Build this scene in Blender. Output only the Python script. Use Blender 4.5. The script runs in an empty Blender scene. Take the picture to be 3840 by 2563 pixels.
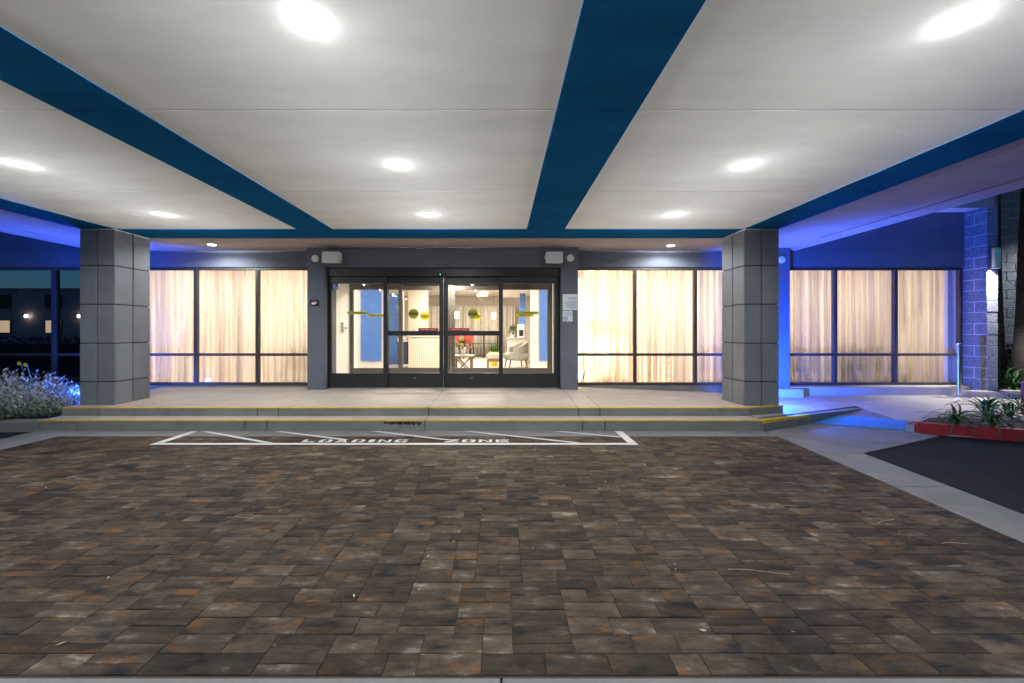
import bpy, bmesh, math, random
from mathutils import Vector, Matrix
R = math.radians
rng = random.Random(7)
S = bpy.context.scene
COL = S.collection

# ------------------------------------------------------------------ camera, sky, exposure
cd = bpy.data.cameras.new('camera'); cam = bpy.data.objects.new('camera', cd); COL.objects.link(cam)
cam.location = (0, 0, 1.36); cam.rotation_euler = (R(90), 0, 0)
cd.sensor_width = 36.0; cd.lens = 14.0
cd.shift_x = 0.0104; cd.shift_y = -0.00925
cd.clip_start = 0.05; cd.clip_end = 2000
S.camera = cam
w = bpy.data.worlds.new('World'); S.world = w; w.use_nodes = True
wn = w.node_tree.nodes; wl = w.node_tree.links
sky = wn.new('ShaderNodeTexSky'); sky.sky_type = 'NISHITA'; sky.sun_disc = False
sky.sun_elevation = R(4.5); sky.sun_rotation = R(40); sky.ozone_density = 6.0; sky.dust_density = 0.0; sky.air_density = 1.2
wl.new(sky.outputs[0], wn['Background'].inputs[0]); wn['Background'].inputs[1].default_value = 0.15
S.view_settings.view_transform = 'Standard'; S.view_settings.look = 'None'
S.view_settings.gamma = 1.0; S.view_settings.exposure = 0.0
S.view_settings.use_curve_mapping = False
S.cycles.use_denoising = True
S.cycles.max_bounces = 8; S.cycles.diffuse_bounces = 4; S.cycles.transparent_max_bounces = 24
S.cycles.glossy_bounces = 3; S.cycles.transmission_bounces = 6
S.cycles.sample_clamp_indirect = 6.0
S.cycles.caustics_reflective = False; S.cycles.caustics_refractive = False

FD = 913.3
def PX(dx, Y): return (dx - 1150.0) / FD * Y
def PZ(dy, Y): return 1.36 - (dy - 762.2) / FD * Y

# ------------------------------------------------------------------ materials
MATS = {}
def nt(name):
    m = bpy.data.materials.new(name); m.use_nodes = True; MATS[name] = m
    t = m.node_tree; return m, t.nodes, t.links, t.nodes['Principled BSDF']
def mat(name, col, rough=0.6, var=0.0, scale=3.0, bump=0.0, bscale=60.0, metal=0.0, spec=0.5, stretch=(1, 1, 1), tint=None, dirt=0.0, dscale=1.2):
    m, N, L, b = nt(name)
    b.inputs['Base Color'].default_value = (*col, 1); b.inputs['Roughness'].default_value = rough
    b.inputs['Metallic'].default_value = metal; b.inputs['Specular IOR Level'].default_value = spec
    if var or bump or dirt:
        g = N.new('ShaderNodeNewGeometry')
        mp = N.new('ShaderNodeMapping'); mp.inputs['Scale'].default_value = stretch
        L.new(g.outputs['Position'], mp.inputs[0])
    last = None
    if var:
        n = N.new('ShaderNodeTexNoise'); n.inputs['Scale'].default_value = scale; n.inputs['Detail'].default_value = 7; n.inputs['Roughness'].default_value = .62
        L.new(mp.outputs[0], n.inputs[0])
        mr = N.new('ShaderNodeMapRange'); mr.inputs['From Min'].default_value = .28; mr.inputs['From Max'].default_value = .72
        mr.inputs['To Min'].default_value = 0; mr.inputs['To Max'].default_value = 1
        L.new(n.outputs[0], mr.inputs[0])
        mx = N.new('ShaderNodeMix'); mx.data_type = 'RGBA'
        t2 = tint if tint else col
        mx.inputs[6].default_value = (*[c * (1 - var) for c in col], 1); mx.inputs[7].default_value = (*[min(1, c * (1 + var)) for c in t2], 1)
        L.new(mr.outputs[0], mx.inputs[0]); last = mx.outputs[2]
        rr = N.new('ShaderNodeMapRange'); rr.inputs['To Min'].default_value = max(0, rough - .1); rr.inputs['To Max'].default_value = min(1, rough + .1)
        L.new(n.outputs[0], rr.inputs[0]); L.new(rr.outputs[0], b.inputs['Roughness'])
    if dirt:
        d = N.new('ShaderNodeTexNoise'); d.inputs['Scale'].default_value = dscale; d.inputs['Detail'].default_value = 9; d.inputs['Roughness'].default_value = .7
        L.new(g.outputs['Position'], d.inputs[0])
        mr2 = N.new('ShaderNodeMapRange'); mr2.inputs['From Min'].default_value = .5; mr2.inputs['From Max'].default_value = .75
        mr2.inputs['To Min'].default_value = 0; mr2.inputs['To Max'].default_value = dirt
        L.new(d.outputs[0], mr2.inputs[0])
        mx2 = N.new('ShaderNodeMix'); mx2.data_type = 'RGBA'
        if last: L.new(last, mx2.inputs[6])
        else: mx2.inputs[6].default_value = (*col, 1)
        mx2.inputs[7].default_value = (*[c * .35 for c in col], 1)
        L.new(mr2.outputs[0], mx2.inputs[0]); last = mx2.outputs[2]
    if last: L.new(last, b.inputs['Base Color'])
    if bump:
        n2 = N.new('ShaderNodeTexNoise'); n2.inputs['Scale'].default_value = bscale; n2.inputs['Detail'].default_value = 5
        L.new(mp.outputs[0], n2.inputs[0])
        bp = N.new('ShaderNodeBump'); bp.inputs['Strength'].default_value = bump; bp.inputs['Distance'].default_value = .01
        L.new(n2.outputs[0], bp.inputs['Height']); L.new(bp.outputs[0], b.inputs['Normal'])
    return m
def emit(name, col, s):
    m, N, L, b = nt(name)
    b.inputs['Base Color'].default_value = (.8, .8, .8, 1)
    b.inputs['Emission Color'].default_value = (*col, 1); b.inputs['Emission Strength'].default_value = s
    return m

mat('asphalt', (.020, .020, .023), .95, spec=.12, var=.3, scale=2.5, bump=.5, bscale=220, dirt=.3)
mat('concrete', (.185, .178, .172), .75, .22, 2.2, .25, 150, dirt=.35, dscale=1.6)
mat('walk', (.45, .385, .34), .7, .14, 2.0, .15, 120, dirt=.28, dscale=1.1, stretch=(1, 3, 1))
mat('riser', (.19, .198, .18), .75, .2, 2.5, .2, 120, stretch=(.5, 1, 3), dirt=.5, dscale=2.2)
mat('yellow_paint', (.75, .45, .015), .5, .2, 8, .2, 80, dirt=.5, dscale=9)
mat('white_paint', (.66, .65, .63), .6, .08, 30, .25, 200, dirt=.25, dscale=14)
mat('ceil_white', (.80, .79, .755), 1.0, .085, 1.8, spec=0.0, stretch=(.45, 1.6, 1))
mat('ceil_blue', (.010, .095, .23), 1.0, .18, 1.6, spec=0.0, stretch=(.5, 1.8, 1))
mat('soffit', (.42, .37, .35), 1.0, .1, 1.5, spec=0.0, stretch=(.5, 1.8, 1))
mat('stucco', (.135, .15, .185), .85, .1, 3, .35, 170)
mat('column', (.18, .19, .21), .8, .14, 3.5, .3, 120, stretch=(1, 1, .6), dirt=.15, dscale=2.5)
mat('black_metal', (.016, .016, .018), .42, .2, 6, 0, spec=.5)
mat('bronze', (.055, .048, .045), .45, .1, 6)
mat('inner_metal', (.15, .135, .125), .4, .1, 6, metal=.3)
mat('plastic_white', (.85, .85, .85), .45, .05, 5)
mat('plastic_grey', (.8, .8, .82), .5)
mat('chrome', (.62, .62, .65), .22, metal=1.0)
mat('red_paint', (.30, .02, .03), .5, .2, 5, .2, 90, dirt=.35, dscale=6)
mat('tactile', (.02, .22, .62), .5, .12, 5, dirt=.3, dscale=5)
mat('mortar_dark', (.05, .05, .055), .9)
mat('stain', (.028, .028, .028), .8, .4, 30)
mat('litter', (.42, .33, .22), .8, .4, 20)
mat('sand', (.05, .04, .032), .95, .3, 20)
mat('soil', (.075, .045, .032), .95, .45, 14, 1.0, 60)
mat('wood_chip', (.10, .055, .034), .9, .5, 9)
mat('sign_white', (.72, .76, .82), .4)
mat('sign_blue', (.03, .10, .30), .5)
mat('black_print', (.01, .01, .01), .6)
mat('red_print', (.5, .015, .02), .5)
mat('white_print', (.85, .85, .85), .5)
mat('decal_green', (.50, .47, .02), .5)
mat('decal_yellow', (.85, .72, .02), .5)
mat('wall_in', (.80, .77, .73), .7, .03, 2)
mat('wall_tan', (.62, .54, .46), .7, .03, 2)
mat('floor_in', (.55, .50, .45), .35, .08, 1.5, stretch=(1, 5, 1))
mat('panel_blue', (.10, .22, .62), .25, .03, 2)
mat('wood', (.24, .11, .05), .45, .3, 5, stretch=(1, 1, 6))
mat('cushion', (.42, .40, .37), .9, .12, 30, .3, 200)
mat('tweed', (.33, .31, .285), .95, .4, 60, .5, 300)
mat('red_fabric', (.40, .05, .03), .8)
mat('green_fabric', (.10, .13, .06), .9, .2, 10)
mat('dark_fabric', (.03, .04, .045), .9, .2, 10)
mat('drape', (.62, .57, .52), .9, .08, 8)
mat('navy', (.03, .04, .09), .6)
mat('red_box', (.5, .03, .02), .5)
mat('flower_red', (.65, .05, .06), .6); mat('flower_yellow', (.75, .6, .05), .6); mat('flower_orange', (.7, .2, .05), .6)
mat('leaf', (.035, .10, .025), .6, .45, 9, spec=.25)
mat('leaf_dark', (.022, .055, .03), .5, .4, 9)
mat('leaf_silver', (.34, .37, .35), .75, .25, 12)
mat('leaf_grey', (.16, .20, .15), .75, .3, 12)
mat('bark', (.07, .055, .045), .9, .4, 6, 1.0, 30, stretch=(1, 1, 4))
mat('red_post', (.20, .06, .05), .85, .3, 8, .6, 60, stretch=(1, 1, 4))
mat('mortar', (.55, .55, .57), .9, .1, 10)
mat('far_wall', (.5, .42, .42), .8, .1, 1)
mat('far_glass', (.02, .025, .03), .2)
emit('lens', (.92, .97, 1.0), 30.0)
emit('lens_warm', (1.0, .88, .7), 30.0)
emit('shade', (1.0, .78, .50), 5.0)
emit('exit_green', (.1, .9, .45), 2.0)
emit('led_green', (.02, 1.0, .35), 6.0)
emit('lens_blue', (.03, .12, 1.0), 20.0)
emit('lens_sconce', (.9, .95, 1.0), 40.0)
emit('lens_lantern', (1, .8, .55), 14.0)
emit('far_window', (1.0, .62, .3), 1.6)

def vary(name, amt):       # piece to piece tone
    t = MATS[name].node_tree; b = t.nodes['Principled BSDF']; src = b.inputs['Base Color'].links[0].from_socket
    oi = t.nodes.new('ShaderNodeObjectInfo'); mr = t.nodes.new('ShaderNodeMapRange'); mr.inputs['To Min'].default_value = 1 - amt; mr.inputs['To Max'].default_value = 1 + amt; t.links.new(oi.outputs['Random'], mr.inputs[0])
    sc = t.nodes.new('ShaderNodeVectorMath'); sc.operation = 'SCALE'; t.links.new(src, sc.inputs[0]); t.links.new(mr.outputs[0], sc.inputs['Scale']); t.links.new(sc.outputs[0], b.inputs['Base Color'])
vary('column', .09); vary('ceil_white', .02); vary('ceil_blue', .06); vary('riser', .08); vary('walk', .04); vary('leaf', .3); vary('concrete', .06)
# split-face block: rough bump
m, N, L, b = nt('block')
g = N.new('ShaderNodeNewGeometry')
n = N.new('ShaderNodeTexNoise'); n.inputs['Scale'].default_value = 26; n.inputs['Detail'].default_value = 8; n.inputs['Roughness'].default_value = .7
L.new(g.outputs['Position'], n.inputs[0])
cr = N.new('ShaderNodeValToRGB'); cr.color_ramp.elements[0].position = .3; cr.color_ramp.elements[0].color = (.13, .13, .145, 1)
cr.color_ramp.elements[1].position = .72; cr.color_ramp.elements[1].color = (.36, .36, .38, 1)
L.new(n.outputs[0], cr.inputs[0]); L.new(cr.outputs[0], b.inputs['Base Color'])
bp = N.new('ShaderNodeBump'); bp.inputs['Strength'].default_value = 1.0; bp.inputs['Distance'].default_value = .03
L.new(n.outputs[0], bp.inputs['Height']); L.new(bp.outputs[0], b.inputs['Normal']); b.inputs['Roughness'].default_value = .9

# pavers: tone from an object property or a face attribute, streaks from position
m, N, L, b = nt('paver')
a1 = N.new('ShaderNodeAttribute'); a1.attribute_type = 'OBJECT'; a1.attribute_name = 'tone'
a2 = N.new('ShaderNodeAttribute'); a2.attribute_type = 'GEOMETRY'; a2.attribute_name = 'tone_face'
ad = N.new('ShaderNodeMath'); ad.operation = 'ADD'; L.new(a1.outputs['Fac'], ad.inputs[0]); L.new(a2.outputs['Fac'], ad.inputs[1])
g = N.new('ShaderNodeNewGeometry')
mul = N.new('ShaderNodeMath'); mul.operation = 'MULTIPLY'; mul.inputs[1].default_value = 61.0; L.new(ad.outputs[0], mul.inputs[0])
cb = N.new('ShaderNodeCombineXYZ'); L.new(mul.outputs[0], cb.inputs[0]); L.new(mul.outputs[0], cb.inputs[2])
va = N.new('ShaderNodeVectorMath'); L.new(g.outputs['Position'], va.inputs[0]); L.new(cb.outputs[0], va.inputs[1])
mp = N.new('ShaderNodeMapping'); mp.inputs['Scale'].default_value = (1.0, 2.6, 1.0); L.new(va.outputs[0], mp.inputs[0])
def noise(sc, det=6, rough=.6, src=None):
    q = N.new('ShaderNodeTexNoise'); q.inputs['Scale'].default_value = sc; q.inputs['Detail'].default_value = det; q.inputs['Roughness'].default_value = rough
    L.new(src or mp.outputs[0], q.inputs[0]); return q.outputs[0]
n1 = noise(4.2, 8, .68)
r1 = N.new('ShaderNodeValToRGB'); e = r1.color_ramp.elements
e[0].position = .36; e[0].color = (.017, .018, .022, 1); e[1].position = .66; e[1].color = (.25, .215, .18, 1)
q = e.new(.42); q.color = (.053, .038, .027, 1); q = e.new(.53); q.color = (.090, .064, .045, 1); q = e.new(.61); q.color = (.126, .096, .073, 1)
L.new(n1, r1.inputs[0])
n2 = noise(6.0, 5, .6)
sh = N.new('ShaderNodeVectorMath'); sh.inputs[1].default_value = (13.1, 7.7, 3.3); L.new(mp.outputs[0], sh.inputs[0])
n2 = noise(3.6, 7, .68, sh.outputs[0])
mo = N.new('ShaderNodeMapRange'); mo.inputs['From Min'].default_value = .55; mo.inputs['From Max'].default_value = .67; mo.inputs['To Max'].default_value = .8
L.new(n2, mo.inputs[0])
mx = N.new('ShaderNodeMix'); mx.data_type = 'RGBA'; mx.inputs[7].default_value = (.21, .095, .030, 1)
L.new(mo.outputs[0], mx.inputs[0]); L.new(r1.outputs[0], mx.inputs[6])
# overall tone of each piece
tn = N.new('ShaderNodeMapRange'); tn.inputs['To Min'].default_value = .46; tn.inputs['To Max'].default_value = 1.06; L.new(ad.outputs[0], tn.inputs[0])
sc = N.new('ShaderNodeVectorMath'); sc.operation = 'SCALE'; L.new(mx.outputs[2], sc.inputs[0]); L.new(tn.outputs[0], sc.inputs['Scale'])
# dark pits
n3 = noise(38, 3, .5); pm = N.new('ShaderNodeMapRange'); pm.inputs['From Min'].default_value = .66; pm.inputs['From Max'].default_value = .72; pm.inputs['To Max'].default_value = .55
L.new(n3, pm.inputs[0])
mx3 = N.new('ShaderNodeMix'); mx3.data_type = 'RGBA'; mx3.inputs[7].default_value = (.02, .018, .017, 1)
n5 = noise(.9, 7, .62, g.outputs['Position']); st_ = N.new('ShaderNodeMapRange'); st_.inputs['From Min'].default_value = .34; st_.inputs['From Max'].default_value = .62; st_.inputs['To Min'].default_value = .72; st_.inputs['To Max'].default_value = 1.12; L.new(n5, st_.inputs[0])
sc2 = N.new('ShaderNodeVectorMath'); sc2.operation = 'SCALE'; L.new(sc.outputs[0], sc2.inputs[0]); L.new(st_.outputs[0], sc2.inputs['Scale'])
L.new(pm.outputs[0], mx3.inputs[0]); L.new(sc2.outputs[0], mx3.inputs[6]); L.new(mx3.outputs[2], b.inputs['Base Color'])
b.inputs['Roughness'].default_value = .72; b.inputs['Specular IOR Level'].default_value = .16
n4 = noise(70, 5, .7, va.outputs[0])
bp = N.new('ShaderNodeBump'); bp.inputs['Strength'].default_value = .35; bp.inputs['Distance'].default_value = .006
L.new(n4, bp.inputs['Height']); L.new(bp.outputs[0], b.inputs['Normal'])

# glass: thin pane, reflection rising at grazing angle
def glass(name, base, tint=(1, 1, 1), refl=(1, 1, 1)):
    m, N, L, b = nt(name); N.remove(b)
    lw = N.new('ShaderNodeLayerWeight'); lw.inputs[0].default_value = .5
    pw = N.new('ShaderNodeMath'); pw.operation = 'POWER'; pw.inputs[1].default_value = 5; L.new(lw.outputs['Facing'], pw.inputs[0])
    ma = N.new('ShaderNodeMath'); ma.operation = 'MULTIPLY_ADD'; ma.inputs[1].default_value = 1 - base; ma.inputs[2].default_value = base; L.new(pw.outputs[0], ma.inputs[0])
    t = N.new('ShaderNodeBsdfTransparent'); t.inputs[0].default_value = (*tint, 1)
    gl = N.new('ShaderNodeBsdfGlossy'); gl.inputs['Roughness'].default_value = .0; gl.inputs[0].default_value = (*refl, 1)
    mx = N.new('ShaderNodeMixShader'); L.new(ma.outputs[0], mx.inputs[0]); L.new(t.outputs[0], mx.inputs[1]); L.new(gl.outputs[0], mx.inputs[2])
    L.new(mx.outputs[0], N['Material Output'].inputs[0])
glass('glass', .025, (.97, .98, .97))
glass('glass_dark', .34, (.30, .34, .40), (.75, .85, 1.0))

# curtain: sheer weave, with pleat shading streaked into its colour
m, N, L, b = nt('curtain'); N.remove(b)
tl = N.new('ShaderNodeBsdfTranslucent'); tl.inputs[0].default_value = (.90, .77, .63, 1)
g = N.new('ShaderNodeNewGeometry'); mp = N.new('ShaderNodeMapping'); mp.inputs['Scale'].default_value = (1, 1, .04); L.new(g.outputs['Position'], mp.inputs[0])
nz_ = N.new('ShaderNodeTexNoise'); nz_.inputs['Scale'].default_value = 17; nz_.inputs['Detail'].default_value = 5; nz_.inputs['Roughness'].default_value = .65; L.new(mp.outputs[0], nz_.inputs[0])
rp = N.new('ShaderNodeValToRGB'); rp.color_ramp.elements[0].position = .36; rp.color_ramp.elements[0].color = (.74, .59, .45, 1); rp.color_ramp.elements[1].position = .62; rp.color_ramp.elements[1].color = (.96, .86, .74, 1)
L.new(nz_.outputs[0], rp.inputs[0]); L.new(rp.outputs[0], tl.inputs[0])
df = N.new('ShaderNodeBsdfDiffuse'); df.inputs[0].default_value = (.72, .63, .52, 1)
tr = N.new('ShaderNodeBsdfTransparent')
m1 = N.new('ShaderNodeMixShader'); m1.inputs[0].default_value = .07; L.new(tl.outputs[0], m1.inputs[1]); L.new(df.outputs[0], m1.inputs[2])
lw = N.new('ShaderNodeLayerWeight'); mr = N.new('ShaderNodeMapRange'); mr.inputs['To Min'].default_value = .15; mr.inputs['To Max'].default_value = .0
L.new(lw.outputs['Facing'], mr.inputs[0])
m2 = N.new('ShaderNodeMixShader'); L.new(mr.outputs[0], m2.inputs[0]); L.new(m1.outputs[0], m2.inputs[1]); L.new(tr.outputs[0], m2.inputs[2])
L.new(m2.outputs[0], N['Material Output'].inputs[0])

# woven white counter front
m, N, L, b = nt('woven')
g = N.new('ShaderNodeNewGeometry'); mp = N.new('ShaderNodeMapping'); mp.inputs['Rotation'].default_value = (0, R(45), 0); mp.inputs['Scale'].default_value = (26, 26, 26)
L.new(g.outputs['Position'], mp.inputs[0]); ck = N.new('ShaderNodeTexChecker'); ck.inputs['Scale'].default_value = 1.0
ck.inputs[1].default_value = (.8, .76, .70, 1); ck.inputs[2].default_value = (.58, .42, .30, 1)
L.new(mp.outputs[0], ck.inputs[0]); L.new(ck.outputs[0], b.inputs['Base Color'])

# ------------------------------------------------------------------ mesh helpers
class MB:
    def __init__(s): s.v = []; s.f = []
    def box(s, x0, x1, y0, y1, z0, z1):
        i = len(s.v)
        s.v += [(x0, y0, z0), (x1, y0, z0), (x1, y1, z0), (x0, y1, z0), (x0, y0, z1), (x1, y0, z1), (x1, y1, z1), (x0, y1, z1)]
        s.f += [tuple(i + k for k in q) for q in ((0, 3, 2, 1), (4, 5, 6, 7), (0, 1, 5, 4), (1, 2, 6, 5), (2, 3, 7, 6), (3, 0, 4, 7))]; return s
    def prism(s, pts, zb, zt):          # pts CCW in plan; zb / zt number or function
        i = len(s.v); n = len(pts)
        fb = zb if callable(zb) else (lambda x, y: zb); ft = zt if callable(zt) else (lambda x, y: zt)
        s.v += [(x, y, fb(x, y)) for x, y in pts] + [(x, y, ft(x, y)) for x, y in pts]
        s.f.append(tuple(i + k for k in reversed(range(n)))); s.f.append(tuple(i + n + k for k in range(n)))
        for k in range(n): s.f.append((i + k, i + (k + 1) % n, i + n + (k + 1) % n, i + n + k))
        return s
    def ring(s, rings, cap0=True, cap1=True):
        i = len(s.v); n = len(rings[0])
        for r in rings: s.v += [tuple(p) for p in r]
        for a in range(len(rings) - 1):
            for k in range(n): s.f.append((i + a * n + k, i + a * n + (k + 1) % n, i + (a + 1) * n + (k + 1) % n, i + (a + 1) * n + k))
        if cap0: s.f.append(tuple(i + k for k in reversed(range(n))))
        if cap1: s.f.append(tuple(i + (len(rings) - 1) * n + k for k in range(n)))
        return s
    def tube(s, pts, rad, n=8):
        pts = [Vector(p) for p in pts]; rings = []
        for k, p in enumerate(pts):
            d = (pts[min(k + 1, len(pts) - 1)] - pts[max(k - 1, 0)]).normalized()
            a = d.cross(Vector((0, 0, 1)) if abs(d.z) < .9 else Vector((1, 0, 0))).normalized(); c = d.cross(a)
            r = rad[k] if isinstance(rad, (list, tuple)) else rad
            rings.append([p + a * (r * math.cos(t)) + c * (r * math.sin(t)) for t in [-2 * math.pi * j / n for j in range(n)]])
        return s.ring(rings)
    def lathe(s, prof, c=(0, 0, 0), n=24):   # prof list of (r,z)
        return s.ring([[(c[0] + r * math.cos(2 * math.pi * j / n), c[1] + r * math.sin(2 * math.pi * j / n), c[2] + z) for j in range(n)] for r, z in prof])
    def quad(s, *p):
        i = len(s.v); s.v += [tuple(q) for q in p]; s.f.append(tuple(range(i, i + len(p)))); return s
    def build(s, name, m, parent=None, bevel=0, smooth=False, seg=2):
        me = bpy.data.meshes.new(name); o = origin(parent)
        me.from_pydata([(x - o[0], y - o[1], z - o[2]) for x, y, z in s.v], [], s.f)
        if bevel:
            bm = bmesh.new(); bm.from_mesh(me)
            bmesh.ops.bevel(bm, geom=[e for e in bm.edges if len(e.link_faces) == 2 and e.calc_face_angle(0) > .5], offset=bevel, segments=seg, affect='EDGES', clamp_overlap=True)
            bm.to_mesh(me); bm.free()
        me.materials.append(MATS[m])
        if smooth:
            for p in me.polygons: p.use_smooth = True
        ob = bpy.data.objects.new(name, me); COL.objects.link(ob); ob.parent = parent
        return ob
ORG = {}
def origin(p):
    return ORG.get(p.name, (0, 0, 0)) if p is not None else (0, 0, 0)
def keep(ob, parent):          # child built in the frame of its parent: same origin for its own children
    ORG[ob.name] = origin(parent); return ob
def tag(o, label=None, cat=None, group=None, kind=None):
    if label: o['label'] = label
    if cat: o['category'] = cat
    if group: o['group'] = group
    if kind: o['kind'] = kind
    return o
def thing(name, loc, label, cat, group=None, kind=None):
    o = bpy.data.objects.new(name, None); COL.objects.link(o); o.location = loc; o.empty_display_size = .1
    ORG[o.name] = tuple(loc); return tag(o, label, cat, group, kind)
def part(name, m, parent, fn, **k):
    b = MB(); fn(b); return keep(b.build(name, m, parent, **k), parent)
def bx(name, m, parent, *a, **k):
    return keep(MB().box(*a).build(name, m, parent, **k), parent)
def copy_tree(o, parent=None):
    c = o.copy(); COL.objects.link(c)
    if parent: c.parent = parent
    for ch in list(o.children): copy_tree(ch, c)
    return c
def text(name, body, size, m, parent, loc, wall=True, align='CENTER', depth=.001, sx=1.0, rz=0):
    cu = bpy.data.curves.new(name, 'FONT'); cu.body = body; cu.size = size; cu.align_x = align; cu.extrude = depth; cu.resolution_u = 3
    t = bpy.data.objects.new(name, cu); me = bpy.data.meshes.new_from_object(t); bpy.data.objects.remove(t)
    M = Matrix.Diagonal((sx, 1, 1, 1))
    if wall: M = Matrix.Rotation(R(90), 4, 'X') @ M
    me.transform(Matrix.Translation(Vector(loc) - Vector(origin(parent))) @ Matrix.Rotation(rz, 4, 'Z') @ M)
    me.materials.append(MATS[m]); o = bpy.data.objects.new(name, me); COL.objects.link(o); o.parent = parent
    return o

# ------------------------------------------------------------------ ground
def sheet(name, pts, z, m, kind='structure'):
    o = MB().quad(*[(x, y, z) for x, y in pts]).build(name, m); return tag(o, kind=kind)
sheet('ground', [(-300, -300), (300, -300), (300, 300), (-300, 300)], -.014, 'asphalt')
# asphalt lanes either side, flush with the concrete
def slab(parent, pts, zt=0.0, zb=-.05, m='concrete', name='concrete_slab', bevel=.004):
    return keep(MB().prism(pts, zb, zt).build(name, m, parent, bevel=bevel, seg=1), parent)
def rx(Y): return 3.615 - (5.2 - Y) * .093           # right edge of the pavers
def ax(Y): return 4.065 - (4.478 - Y) * .11          # left edge of the right-hand asphalt
PL = -5.78; PF = 1.58; PB = 5.20; STEP = 5.477
band = thing('concrete_apron', (0, 0, 0), None, None, kind='structure')
G = .004
for x0, x1 in ((-9, -6.2), (-6.2, -3.2), (-3.2, .0), (.0, 3.2), (3.2, 6.4)):
    slab(band, [(x0 + G, -1.2), (x1 - G, -1.2), (x1 - G, PF - .012), (x0 + G, PF - .012)])
xs = [-6.38, -3.38, -1.05, 1.27, 3.6]
for a, c in zip(xs, xs[1:]): slab(band, [(a + G, PB + .01), (c - G, PB + .01), (c - G, STEP + .02), (a + G, STEP + .02)])
ys = [PF, 3.1, 4.4, PB]
for a, c in zip(ys, ys[1:]):
    slab(band, [(-6.36, a + G), (PL - .008, a + G), (PL - .008, c - G), (-6.36, c - G)])
for a, c in zip([PF, 2.5, 3.5], [2.5, 3.5, 4.478]):
    slab(band, [(rx(a) + .008, a + G), (ax(a), a + G), (ax(c), c - G), (rx(c) + .008, c - G)])
slab(band, [(rx(4.478) + .008, 4.478 + G), (4.065, 4.478 + G), (4.95, 4.86), (3.60, PB + .0)])
slab(band, [(3.60 + G, PB + .012), (4.96, 4.868), (5.73, 5.21), (5.61, 5.40), (5.53, 5.477), (4.60, 5.905), (3.64, 5.475)])

# pavers
U = .0655; V = .0535
nx = int((3.7 - PL) / U); ny = int((PB - PF) / V)
occ = [[False] * nx for _ in range(ny)]; pieces = []
for j in range(ny):
    for i in range(nx):
        if occ[j][i]: continue
        r = 0
        while i + r < nx and not occ[j][i + r]: r += 1
        opt = []
        for (wd, hh, wt) in ((4, 2, 6), (3, 2, 3.0), (2, 2, 1.8), (4, 1, 1.4)):
            if wd > r or r - wd == 1: continue
            if hh == 2 and j + 1 >= ny: hh = 1
            opt.append((wd, hh, wt))
        if not opt: opt = [(r, 2 if j + 1 < ny else 1, 1)] if r < 4 else [(2, 1, 1)]
        wd, hh, _ = rng.choices(opt, [o[2] for o in opt])[0]
        for b_ in range(hh):
            for a_ in range(wd): occ[j + b_][i + a_] = True
        x0, x1 = PL + i * U, PL + (i + wd) * U; y0, y1 = PF + j * V, PF + (j + hh) * V
        lim = rx((y0 + y1) / 2)
        if x0 > lim - .03: continue
        x1 = min(x1, lim); pieces.append((x0, x1, y0, y1))
sheet('sand_bed', [(PL - .01, PF - .01), (3.3, PF - .01), (3.61, PB + .01), (PL - .01, PB + .01)], -.005, 'sand')
field = thing('driveway_paving', (0, 0, 0), None, None, kind='structure')
def vis(p):
    x, y = (p[0] + p[1]) / 2, (p[2] + p[3]) / 2
    return abs(x - .05) / y < 1.32
def area(p): y = (p[2] + p[3]) / 2; return (p[1] - p[0]) * (p[3] - p[2]) / y ** 3 * (1 if vis(p) else 0)
pieces.sort(key=area, reverse=True)
near, far = pieces[:295], pieces[295:]
def paver_geo(hx, hy, jit):
    e, z = .0025, .002; t = 0.0
    hx -= .0011; hy -= .0011
    v = [(-hx, -hy, -.03), (hx, -hy, -.03), (hx, hy, -.03), (-hx, hy, -.03), (-hx, -hy, t - z), (hx, -hy, t - z), (hx, hy, t - z), (-hx, hy, t - z),
         (-hx + e, -hy + e, t), (hx - e, -hy + e, t), (hx - e, hy - e, t), (-hx + e, hy - e, t)]
    f = [(8, 9, 10, 11)]
    for k in range(4):
        n_ = (k + 1) % 4; f += [(k, n_, 4 + n_, 4 + k), (4 + k, 4 + n_, 8 + n_, 8 + k)]
    return v, f
shared = {}
for p in near:
    hx, hy = round((p[1] - p[0]) / 2, 3), round((p[3] - p[2]) / 2, 4)
    if (hx, hy) not in shared:
        v, f = paver_geo(hx, hy, 0); me = bpy.data.meshes.new('paver'); me.from_pydata(v, [], f); me.materials.append(MATS['paver']); shared[(hx, hy)] = me
    o = bpy.data.objects.new('paver', shared[(hx, hy)]); COL.objects.link(o); o.parent = field
    o.location = ((p[0] + p[1]) / 2, (p[2] + p[3]) / 2, rng.uniform(-.0022, .0008)); o.rotation_euler = (rng.uniform(-.006, .006), rng.uniform(-.004, .004), rng.uniform(-.004, .004))
    o['tone'] = rng.random()
v, f, tones = [], [], []
for p in far:
    pv, pf = paver_geo((p[1] - p[0]) / 2, (p[3] - p[2]) / 2, 0); i = len(v); dz = rng.uniform(-.0022, .0008); sl = rng.uniform(-.006, .006)
    cx, cy = (p[0] + p[1]) / 2, (p[2] + p[3]) / 2
    v += [(x + cx, y + cy, z + dz + y * sl) for x, y, z in pv]; f += [tuple(i + k for k in q) for q in pf]; tones += [rng.random()] * len(pf)
me = bpy.data.meshes.new('paver'); me.from_pydata(v, [], f); me.materials.append(MATS['paver'])
at_ = me.attributes.new('tone_face', 'FLOAT', 'FACE'); at_.data.foreach_set('value', tones)
o = bpy.data.objects.new('paver', me); COL.objects.link(o); o.parent = field; o['kind'] = 'stuff'

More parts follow.
